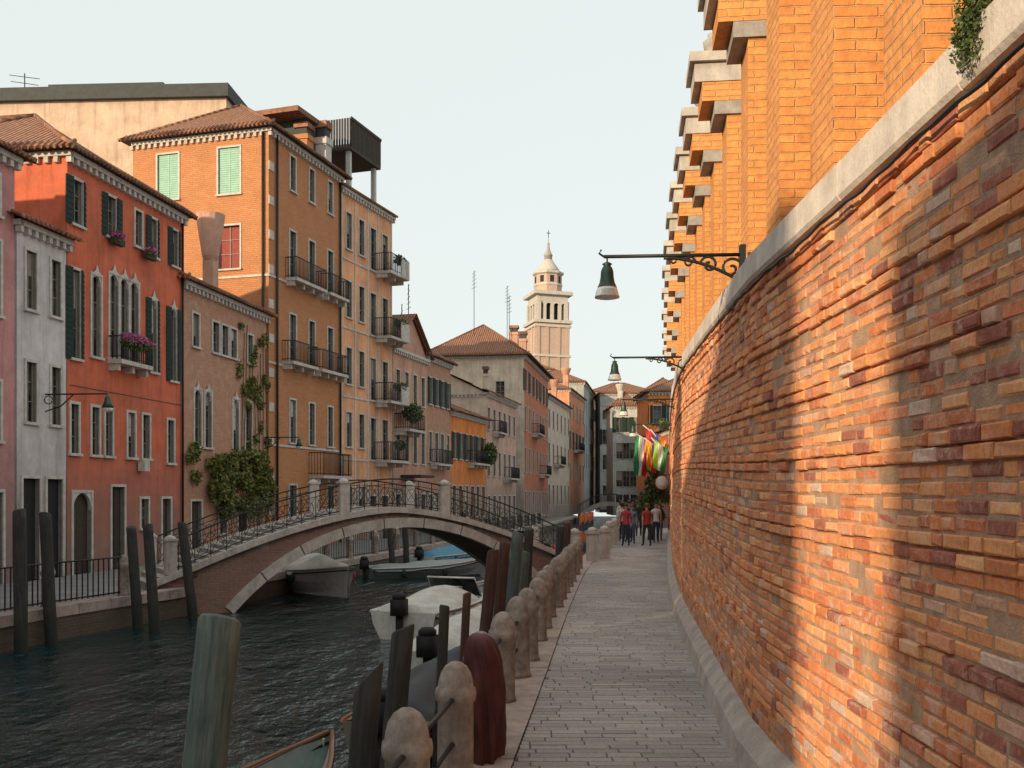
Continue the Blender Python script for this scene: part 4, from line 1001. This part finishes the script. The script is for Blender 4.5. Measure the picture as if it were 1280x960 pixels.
# maroon tarpaulin draped over an outboard motor standing at the quay rail
M_mar = simple('maroon_tarpaulin', (.085, .02, .018), .75, 0, .5, 5, .4)
g = Bld('tarpaulin_covered_outboard_motor'); v, f, _ = g.p('cover', M_mar); n, seg = 48, 96
for j in range(n + 1):
    t = j / n
    top = math.sqrt(max(0.0, 1 - max(0, (t - .72) / .28) ** 2.4))
    r = (.165 - .035 * t) * top
    for k in range(seg):
        an = 2 * math.pi * k / seg
        lump = noise.noise(Vector((math.cos(an) * 1.1 + 5, math.sin(an) * 1.1, t * 2.2)))
        ridge = 1 - abs(noise.noise(Vector((math.cos(an + t * .9) * 2.6, math.sin(an + t * .9) * 2.6, t * 1.1 + 3)))) * 2.4
        fo = 1 + .38 * lump + (.16 * (1 - t) + .07) * ridge
        v.append(Vector((r * fo * math.cos(an) * .9 + .05 * math.sin(t * 3.4), r * fo * math.sin(an) * 1.35 - .04 * t, t * 1.0 - .05 * (1 - top) + .05 * lump * (1 - t))))
for j in range(n):
    for k in range(seg): k2 = (k + 1) % seg; f.append((j * seg + k, j * seg + k2, (j + 1) * seg + k2, (j + 1) * seg + k))
g.smooth.add(('cover', M_mar.name))
g.finish(TR(-.245, 7.6, .0))

# ------------------------------------------------------------------ lamp on left facade
def left_lamp(x, y, z, L):
    g = Bld('facade_lamp'); g.tube('arm', M_iron, [(0, 0, 0), (L, 0, 0)], .025, 6)
    g.tube('brace', M_iron, [(0, 0, -.5), (L * .25, 0, -.35), (L * .45, 0, -.02)], .02, 6); g.tube('brace', M_iron, [(.1 + .12 * math.cos(a * .6), 0, -.16 + .12 * math.sin(a * .6)) for a in range(11)], .016, 5)
    g.lathe('lantern', M_lampG, [(.03, -.05), (.08, -.12), (.1, -.25), (.17, -.4), (.1, -.41)], 12, Matrix.Translation((L, 0, 0))); g.lathe('lantern_glass', M_lampW, [(.15, -.41), (.13, -.5), (.02, -.54)], 12, Matrix.Translation((L, 0, 0)))
    g.finish(TR(x, y, z, -.1))
left_lamp(-13.55, 28.9, 4.95, 1.9); left_lamp(-11.0, 44.2, 4.6, 1.6)

# ------------------------------------------------------------------ flags, sign, tree on the right
def flag(x, y, z, cols, name, out=1.5, drop=1.5, w=.85, vert=True):
    g = Bld(name); g.tube('flagpole', M_post2, [(0, 0, 0), (-out, -.2, .9)], .025, 6)
    n = 14; nu = 3 * len(cols)
    def P(u, b_):
        fold = math.sin(b_ * .45 + u * 9)
        return (-out + .1 + (u * w) * (1 - .25 * b_ / n) + .05 * fold, -.2 + u * w * .15 + .10 * fold, .85 - u * .45 - drop * b_ / n * (1 - .2 * u) )
    for i in range(n):
        for s_ in range(nu):
            ci = (s_ // 3) if vert else min(len(cols) - 1, i * len(cols) // n)
            g.poly('cloth_%d' % ci, cols[ci], [P(s_ / nu, i), P((s_ + 1) / nu, i), P((s_ + 1) / nu, i + 1), P(s_ / nu, i + 1)])
    g.finish(TR(x, y, z))
cG = simple('flag_green', (.02, .20, .08), .8); cW = simple('flag_white', (.55, .55, .52), .8); cR = simple('flag_red', (.42, .03, .03), .8); cY = simple('flag_gold', (.6, .28, .04), .8); cB = simple('flag_blue', (.03, .05, .25), .8); cL = simple('flag_lime', (.25, .5, .05), .8)
flag(7.0, 45, 4.0, [cG, cW, cR], 'italian_flag', 1.6, 1.9, .7)
flag(6.85, 43.6, 4.2, [cR, cY, cR], 'venetian_flag', 1.15, 1.6, .75, False)
flag(6.7, 43.0, 3.6, [cY, cR], 'gold_and_red_flag', 1.0, 1.3, .5)
flag(6.6, 42.2, 3.9, [cB, cY], 'european_flag', .75, 1.3, .55)
flag(6.5, 41, 3.5, [cL, cW, cG], 'green_flag', .8, 1.2, .6)
g = Bld('round_shop_sign'); g.lathe('disc', cW, [(.0, -.03), (.25, -.03), (.25, .03), (0, .03)], 22, Matrix.Rotation(math.pi / 2, 4, 'X')); g.tube('bracket', M_iron, [(.5, 0, .3), (0, 0, .3), (0, 0, .27)], .015, 5); g.lathe('rim', cR, [(.25, -.02), (.28, -.02), (.28, .02), (.25, .02)], 22, Matrix.Rotation(math.pi / 2, 4, 'X')); g.finish(TR(5.65, 37.5, 2.5, .15))
def tree(x, y, h, r):
    g = Bld('tree'); M_bark = rough_mat('tree_bark', (.09, .07, .05), .4, 10)
    g.tube('trunk', M_bark, [(0, 0, 0), (.05, .05, h * .3), (-.05, 0, h * .6)], [.16, .12, .07], 8)
    bl = []
    for k in range(22):
        a = U(0, 6.28); rr_ = r * math.sqrt(R()); z = U(.25, 1) * h; c = (rr_ * math.cos(a) * (1.1 - z / h * .5), rr_ * math.sin(a), z)
        bl.append((c, (U(.25, .5), U(.25, .5), U(.25, .5)), 170))
        if k < 9: g.tube('limbs', M_bark, [(0, 0, h * .35), tuple(q * .6 for q in c[:2]) + (c[2] * .9,), c], [.05, .03, .015], 5)
    g.leaves('crown', M_leaf, bl, .08); g.finish(TR(x, y, 0))
tree(6.35, 45.5, 3.4, .55); tree(8.3, 52, 5.8, 1.3)

# ------------------------------------------------------------------ people
M_lip = simple('lips', (.3, .08, .07))
def person(x, y, rz, h, shirt, trous, skin, hair, stride=.0, arm=.0, sleeve=True, skirt=False):
    V = []; E = []; Rd = []
    def add(p, r, par=None):
        V.append(p); Rd.append(r)
        if par is not None: E.append((par, len(V) - 1))
        return len(V) - 1
    pel = add((0, 0, .94), .13); sp = add((0, 0, 1.10), .115, pel); ch = add((0, .01, 1.30), .14, sp); nb = add((0, 0, 1.44), .075, ch); nk = add((0, .01, 1.51), .052, nb)
    hd = add((0, .02, 1.58), .075, nk); hd2 = add((0, .015, 1.66), .085, hd); add((0, .005, 1.70), .06, hd2)
    hands = []
    for s_ in (-1, 1):
        sw = arm * s_
        sh = add((.165 * s_, 0, 1.40), .062, ch); el = add((.215 * s_, -.03 + sw * .12, 1.13), .045, sh); wr_ = add((.22 * s_, .06 + sw * .28, .90), .030, el); ha = add((.22 * s_, .08 + sw * .32, .83), .034, wr_); hands.append(V[ha])
        st = stride * s_
        hp = add((.09 * s_, 0, .86), .095, pel); kn = add((.10 * s_, .03 + st * .5, .49), .062, hp); an = add((.10 * s_, -.02 + st * 1.0, .09), .042, kn); add((.11 * s_, .13 + st * 1.0, .04), .038, an)
    me = bpy.data.meshes.new('p'); me.from_pydata(V, E, []); o = bpy.data.objects.new('p', me); COL.objects.link(o)
    md = o.modifiers.new('s', 'SKIN'); sv = me.skin_vertices[0].data
    for i, r in enumerate(Rd): sv[i].radius = (r, r * (.72 if i in (0, 1, 2) else 1)); sv[i].use_root = (i == 0)
    o.modifiers.new('ss', 'SUBSURF').levels = 1
    dg = bpy.context.evaluated_depsgraph_get(); m2 = bpy.data.meshes.new_from_object(o.evaluated_get(dg)); bpy.data.objects.remove(o)
    for q in (shirt, trous, skin, M_gate): m2.materials.append(q)
    for p in m2.polygons:
        c = p.center; p.use_smooth = True
        if c.z > 1.475: k = 2
        elif abs(c.x) > .17 and c.z < (.92 if sleeve else 1.22) and c.z > .7: k = 2
        elif c.z > .93: k = 0
        elif c.z < .075: k = 3
        else: k = 1
        if k == 1 and skirt and c.z < .5: k = 2
        p.material_index = k
    root = bpy.data.objects.new('person', None); COL.objects.link(root)
    bo = bpy.data.objects.new('body', m2); COL.objects.link(bo); bo.parent = root
    g = Bld('tmp')
    T = Matrix.Translation((0, -.005, 1.665)) @ Matrix.Diagonal((.098, .108, .105, 1))
    g.lathe('hair', hair, [(1.0, -.35), (1.03, 0), (.95, .4), (.7, .78), (.35, .98), (0, 1.03)], 14, T @ Matrix.Rotation(.35, 4, 'X'))
    for s_ in (-1, 1):
        g.lathe('eyes', M_gate, [(0, -.009), (.009, 0), (0, .009)], 6, Matrix.Translation((.032 * s_, .098, 1.625)))
        g.lathe('ears', skin, [(0, -.025), (.014, 0), (0, .025)], 6, Matrix.Translation((.085 * s_, .01, 1.615)))
    g.tube('nose', skin, [(0, .095, 1.63), (0, .118, 1.597), (0, .10, 1.59)], [.008, .014, .008], 6); g.tube('mouth', M_lip, [(-.022, .092, 1.563), (0, .10, 1.561), (.022, .092, 1.563)], .005, 5)
    for hnd, s_ in zip(hands, (-1, 1)):
        for k, L in enumerate((.062, .075, .078, .07)): bx = hnd[1] - .027 + k * .018; g.tube('fingers', skin, [(hnd[0], bx, hnd[2] - .015), (hnd[0] - .005 * s_, bx, hnd[2] - .015 - L * .6), (hnd[0] - .022 * s_, bx, hnd[2] - .015 - L)], [.009, .008, .006], 5)
        g.tube('fingers', skin, [(hnd[0], hnd[1] + .03, hnd[2] + .01), (hnd[0] - .01 * s_, hnd[1] + .055, hnd[2] - .03)], [.011, .007], 5)
    t = g.finish()
    for c in list(t.children): c.parent = root
    bpy.data.objects.remove(t)
    root.matrix_world = TR(x, y, .0, rz) @ Matrix.Scale(h / 1.76, 4)
sk = simple('skin', (.45, .25, .17), .6); hr = simple('dark_hair', (.03, .02, .015), .7); hb = simple('brown_hair', (.12, .06, .03), .7)
tw = simple('white_shirt', (.55, .55, .53), .8); tr_ = simple('red_shirt', (.42, .04, .03), .8); tb = simple('navy_trousers', (.03, .035, .06), .85); tk = simple('black_shirt', (.03, .03, .03), .85); tj = simple('denim', (.08, .11, .17), .85); tbg = simple('beige_trousers', (.35, .28, .2), .85)
tbl = simple('blue_shirt', (.12, .2, .35), .8)
person(6.15, 42.5, math.pi, 1.76, tw, tb, sk, hr, .14, .6, False)
person(6.6, 44.6, math.pi, 1.68, tk, tj, sk, hb, .1, .4)
person(5.35, 39.5, .2, 1.72, tr_, tk, sk, hb, -.16, .6, False)
person(5.05, 43, 2.6, 1.80, tk, tb, sk, hr, .05, .1)
person(4.55, 39.8, math.pi * .9, 1.70, tr_, tb, sk, hr, .12, .3)
person(5.2, 46.6, .4, 1.74, tr_, tj, sk, hb, .1, .2, False)
person(7.2, 50, 0, 1.74, tw, tbg, sk, hb, .12, .3)
person(5.75, 47.5, 1.0, 1.70, tbl, tbg, sk, hb, .05, .1, False)
person(6.3, 49.5, 3.0, 1.78, tk, tk, sk, hr, .12, .4)
person(5.9, 52, 2.4, 1.66, tr_, tj, sk, hb, .08, .2, False)
person(4.85, 43.9, .0, 1.72, tw, tk, sk, hr, .1, .3)
person(4.95, 41.2, 2.9, 1.66, tbl, tj, sk, hb, .1, .3, False)
person(6.0, 55, .0, 1.76, tw, tbg, sk, hr, .1, .3)

# ------------------------------------------------------------------ light, sky, camera
el = math.radians(14); az = Vector((-.65, -.76)).normalized()
D = Vector((az.x * math.cos(el), az.y * math.cos(el), math.sin(el)))
sl = bpy.data.lights.new('sun', 'SUN'); sl.energy = 5.0; sl.angle = math.radians(.6); sl.color = (1, .78, .50)
so = bpy.data.objects.new('sun', sl); COL.objects.link(so); so.rotation_mode = 'QUATERNION'; so.rotation_quaternion = D.to_track_quat('Z', 'Y')
w = bpy.data.worlds.new('World'); scene.world = w; w.use_nodes = True; nt = w.node_tree
bg = nt.nodes['Background']
sky = nt.nodes.new('ShaderNodeTexSky'); sky.sky_type = 'NISHITA'; sky.sun_disc = False; sky.sun_elevation = el; sky.sun_rotation = math.atan2(az.x, az.y) % (2 * math.pi)
sky.air_density = 1.0; sky.dust_density = 3.0; sky.ozone_density = 1.0
mx = mixc(nt, .84, sky.outputs[0], (6.2, 6.6, 6.3))
nt.links.new(mx, bg.inputs[0]); bg.inputs[1].default_value = .15
cam = bpy.data.cameras.new('camera'); co = bpy.data.objects.new('camera', cam); COL.objects.link(co)
cam.lens = 35; cam.sensor_width = 36; cam.clip_end = 5000; cam.clip_start = .05
cam.shift_y = 140 / 1280
co.location = (0, 0, 2.0); co.rotation_euler = (math.radians(90), 0, 0)
scene.camera = co
scene.view_settings.view_transform = 'Standard'; scene.view_settings.look = 'None'; scene.view_settings.exposure = 0
